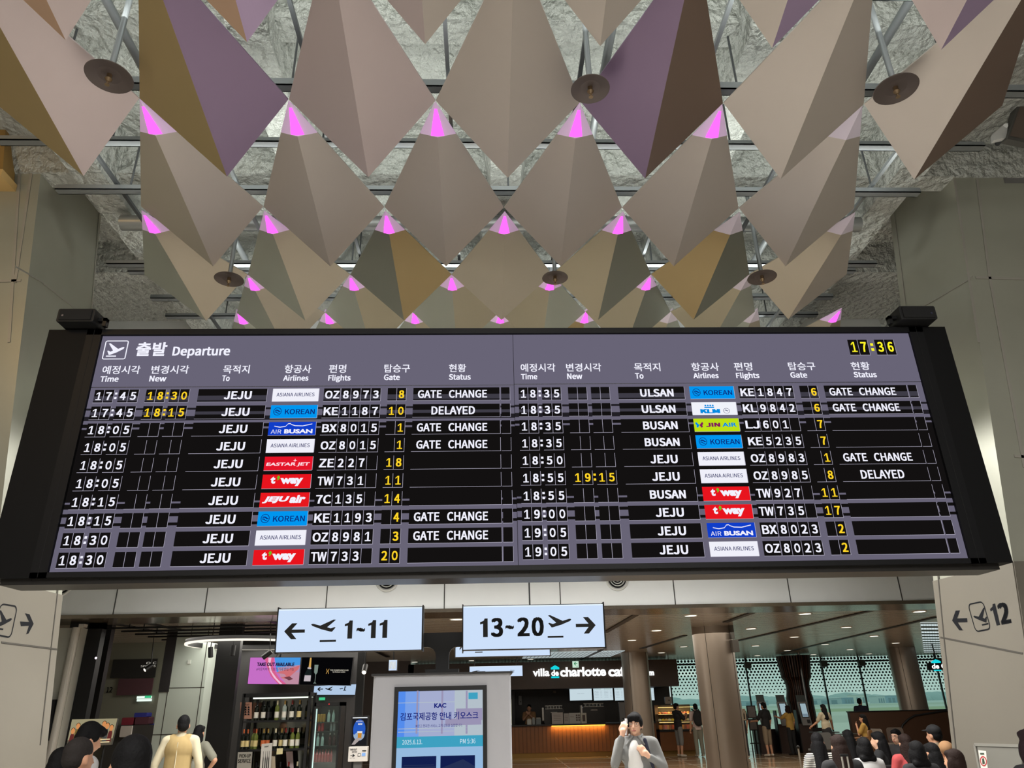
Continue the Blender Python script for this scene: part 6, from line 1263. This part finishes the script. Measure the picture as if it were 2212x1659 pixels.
far(1146, 1521, 1640, 29.9, 'barista in dark cap and apron behind the cafe counter', rz=PI-.2, shirt='tan', sleeve='short', legs='black', hair='crop', arms={'l': ((-.2, .1, 1.2), (-.02, .2, 1.38)), 'r': ((.2, .1, 1.2), (.03, .2, 1.36))})
# --- seated crowd and bench seats
seat_m = mat('seat_leather', (20, 20, 21), .45); PS = None
def bench(px, topy, Y, lab, group='black bench seats'):
    global PS
    x = PX(px, topy, Y); zt = at(px, topy, Y).z
    if PS is None:
        PS = empty('bench_seat', (x, Y, 0), lab, 'seat', group)
        MB().rbox(-.21, .21, -.04, .06, .45, .88, .07).build('backrest', seat_m, PS, local=True, bevel=.02); MB().rbox(-.20, .20, .04, .52, .38, .46, .03, axis='x').build('seat_pad', seat_m, PS, local=True, bevel=.02)
        for s in (-.25, .21): MB().box(s, s+.04, .0, .45, .60, .64).build('armrest', steel, PS, local=True); MB().box(s, s+.04, .2, .25, .1, .6).build('leg', steel, PS, local=True)
        MB().box(-.26, .26, .18, .28, .32, .38).build('beam', steel_dark, PS, local=True)
        for s in (-.25, .21): MB().box(s, s+.05, .0, .5, 0, .04).build('foot', steel, PS, local=True); MB().box(s+.01, s+.03, .2, .24, .03, .12).build('foot_stem', steel, PS, local=True)
        return PS
    return copy_thing(PS, (x, Y, 0), lab, group)
def seated(px, top, Y, label, rz=0.0, **kw):
    p = at(px, top, Y); kk = (p.z-.0)/(1.70+(.45+.10-.90)); ht = 1.70*kk
    return person(label, Vector((p.x, Y, 0)), rz, ht, sit=.45, vox=kw.pop('vox', .014), **kw)
for px, ty, Y, lab in ((1758, 1625, 9.75, 'black bench seat with the woman in striped top'), (1830, 1636, 9.3, 'black bench seat left of the woman in white'), (1906, 1623, 10.3, 'black bench seat between the woman in white and the coral top'), (1866, 1644, 8.7, 'front black bench seat below the woman in white'), (1955, 1632, 8.9, 'front black bench seat below the coral top'), (2008, 1630, 8.4, 'front black bench seat nearest the right column')): bench(px, ty, Y, lab)
t, V, Hd, k = seated(1764, 1583, 10.1, 'long haired woman in black and white striped top, leftmost of the seated crowd', shirt='white', sleeve='short', legs='dark', hair='long', female=True, turn=-.5)
o = [c for c in t.children if c.name.startswith('top')][0]
M = mat('cloth_striped', (190, 186, 178), .85); nt = M.node_tree; wv = nt.nodes.new('ShaderNodeTexWave'); wv.bands_direction = 'Z'; wv.inputs['Scale'].default_value = 14; tc = nt.nodes.new('ShaderNodeTexCoord'); cr = nt.nodes.new('ShaderNodeValToRGB'); cr.color_ramp.interpolation = 'CONSTANT'; cr.color_ramp.elements[0].color = srgb(26, 24, 24); cr.color_ramp.elements[1].position = .5; cr.color_ramp.elements[1].color = srgb(196, 190, 180)
nt.links.new(tc.outputs['Object'], wv.inputs['Vector']); nt.links.new(wv.outputs['Fac'], cr.inputs[0]); nt.links.new(cr.outputs[0], nt.nodes['Principled BSDF'].inputs['Base Color']); o.data.materials[0] = M
seated(1807, 1588, 8.5, 'long dark haired person in black beside the striped top', shirt='black', hair='long', hc='brown', female=True)
seated(1829, 1577, 11.6, 'dark haired person in black behind the woman in white', shirt='black', hair='long', female=True)
seated(1863, 1593, 9.55, 'woman with dark bob and white jacket in the middle of the seated crowd', shirt='white', sleeve='long', hair='bob', female=True, vox=.012)
seated(1893, 1581, 11.0, 'long haired woman in profile between the white jacket and the woman with glasses', rz=.9, shirt='black', hair='long', female=True, sk=skin2)
t, V, Hd, k = seated(1933, 1575, 12.3, 'smiling woman with red glasses turned toward the camera in the crowd', rz=1.9, shirt='dark', hair='tail', hc='black', female=True, face=True, sk=skin2, vox=.01, turn=.25)
g2 = mat('glasses_red', (110, 40, 44), .3)
for sg in (-1, 1): MB().lathe([(.0235, -.002), (.026, 0), (.0235, .002), (.022, 0), (.0235, -.002)], Hd(sg*.031, .100, 1.58), 18, M=Matrix.Rotation(.25, 3, 'Z') @ Matrix.Rotation(PI/2, 3, 'X')).build('glasses_rim', g2, t, local=True)
seated(1951, 1586, 10.0, 'dark haired woman in coral top among the seated crowd', shirt='coral', sleeve='short', hair='long', hc='brown', female=True)
seated(1976, 1601, 8.8, 'person with dark hair and black top in front of the coral top', shirt='black', hair='bob', female=True)
seated(2008, 1605, 9.1, 'dark haired woman with white shoulder next to the right column', shirt='white', hair='long', female=True, turn=.3)
l, h = stand(2012, 1568, 10.9)
t, V, Hd, k = seated(2012, 1568, 10.6, 'man in dark cap and sand top at the foot of the far round column', shirt='sand', sleeve='short', hair='crop', turn=.5, vox=.012)
blob([('e', Hd(0, -.012, 1.648), (.088*k, .105*k, .072*k)), ('e', Hd(0, .09, 1.64), (.07*k, .06*k, .012*k))], .01, 'cap', CL['black'], t)
t, V, Hd, k = seated(2040, 1603, 9.8, 'person in a tan hat in front of the man in the dark cap', shirt='tan', hair='crop', hc='brown')
blob([('e', Hd(0, -.012, 1.62), (.1*k, .11*k, .1*k))], .011, 'hat', CL['tan'], t)
seated(2056, 1619, 7.9, 'brown haired person in profile at the edge of the right column', rz=.7, shirt='dark', hair='bob', hc='brown', female=True)
l, h = stand(2228, 1602, 5.2); person('person with plum brown hair at the right edge of the frame', l, .1, max(1.45, h), shirt='dark', hair='bob', hc='plum', female=True)
t, V, Hd, k = (None,)*4
Y = 22.5; p = at(1862, 1543, Y); kk = p.z/1.35
person('seated woman in yellow blouse on a wooden chair by the half wall', Vector((p.x, Y, 0)), .9, 1.7*max(.85, min(1.1, kk)), sit=.45, shirt='yellow', sleeve='short', legs='black', hair='long', female=True, arms={'l': ((-.2, .14, 1.15), (-.06, .2, 1.38))})
# chairs and a table by the windows
def chair(px, Y, lab, M_, rz, wood_=False):
    x = PX(px, 1600, Y); t = empty('dining_chair', (x, Y, 0), lab, 'chair', 'chairs by the windows', rz=rz)
    MB().rbox(-.23, .23, -.22, .22, .43, .47, .06, axis='z').build('seat', M_, t, local=True)
    mb = MB().rbox(-.23, .23, -.25, -.215, .55 if wood_ else .46, .86, .08); mb.build('backrest', M_, t, local=True)
    for a in (-.2, .2):
        for b_ in (-.2, .2): MB().cyl((a, b_, .43), (a*1.15, b_*1.15, 0), .016, n=8).build('leg', mat('chair_wood', (116, 78, 44), .5) if wood_ else black, t, local=True)
    if wood_:
        for a in (-.25, .25): MB().tube([Vector((a, -.22, .7)), Vector((a, .2, .66)), Vector((a, .2, .45))], .018, 8).build('arm', mat('chair_wood', (116, 78, 44), .5), t, local=True)
chair(1863, 22.3, 'wooden armchair under the woman in yellow', mat('chair_seat_wood', (120, 84, 46), .5), .9, True)
chair(1768, 21.5, 'grey shell chair left of the leaning woman', mat('chair_grey', (96, 98, 98), .5), .4)
chair(1908, 23.2, 'pale shell chair in front of the half wall', mat('chair_pale', (120, 112, 104), .5), -1.2)
chair(1936, 23.6, 'brown chair at the curved trim of the half wall', mat('chair_brown', (70, 58, 50), .5), 2.6)
for px, Y, lab in ((1832, 23.2, 'small dark cafe table before the half wall'), (1780, 25.0, 'small dark table with a laptop by the windows')):
    x = PX(px, 1580, Y); t = empty('cafe_table', (x, Y, 0), lab, 'table', 'small cafe tables'); MB().rbox(-.35, .35, -.35, .35, .72, .745, .05, axis='z').build('tabletop', mat('table_dark', (52, 46, 42), .3), t, local=True); MB().cyl((0, 0, .02), (0, 0, .72), .03, n=10).build('leg', black, t, local=True); MB().lathe([(.25, 0), (.25, .015), (.04, .03)], n=24).build('foot', black, t, local=True)
# suitcase with its pull handle in the crowd
Y = 7.7; xa, xb = PX(1819, 1640, Y), PX(1831, 1640, Y); z = at(1825, 1634, Y).z
t = empty('suitcase', ((xa+xb)/2, Y, 0), 'black suitcase with raised chrome handle between the bench seats', 'suitcase'); MB().rbox(xa-.14, xb+.14, Y-.1, Y+.13, .05, .62, .05).build('shell', mat('case_black', (22, 22, 24), .4), t)
for x in (xa, xb): MB().cyl((x, Y, .6), (x, Y, z), .009, n=8).build('pull_rod', mat('post_chrome', (190, 186, 176), .25, .6), t)
MB().box(xa-.01, xb+.01, Y-.012, Y+.012, z, z+.02).build('grip', black, t)
for x in (xa-.09, xb+.09): MB().cyl((x, Y-.05, .03), (x+.02, Y-.05, .03), .03, n=12).build('wheel', black, t)
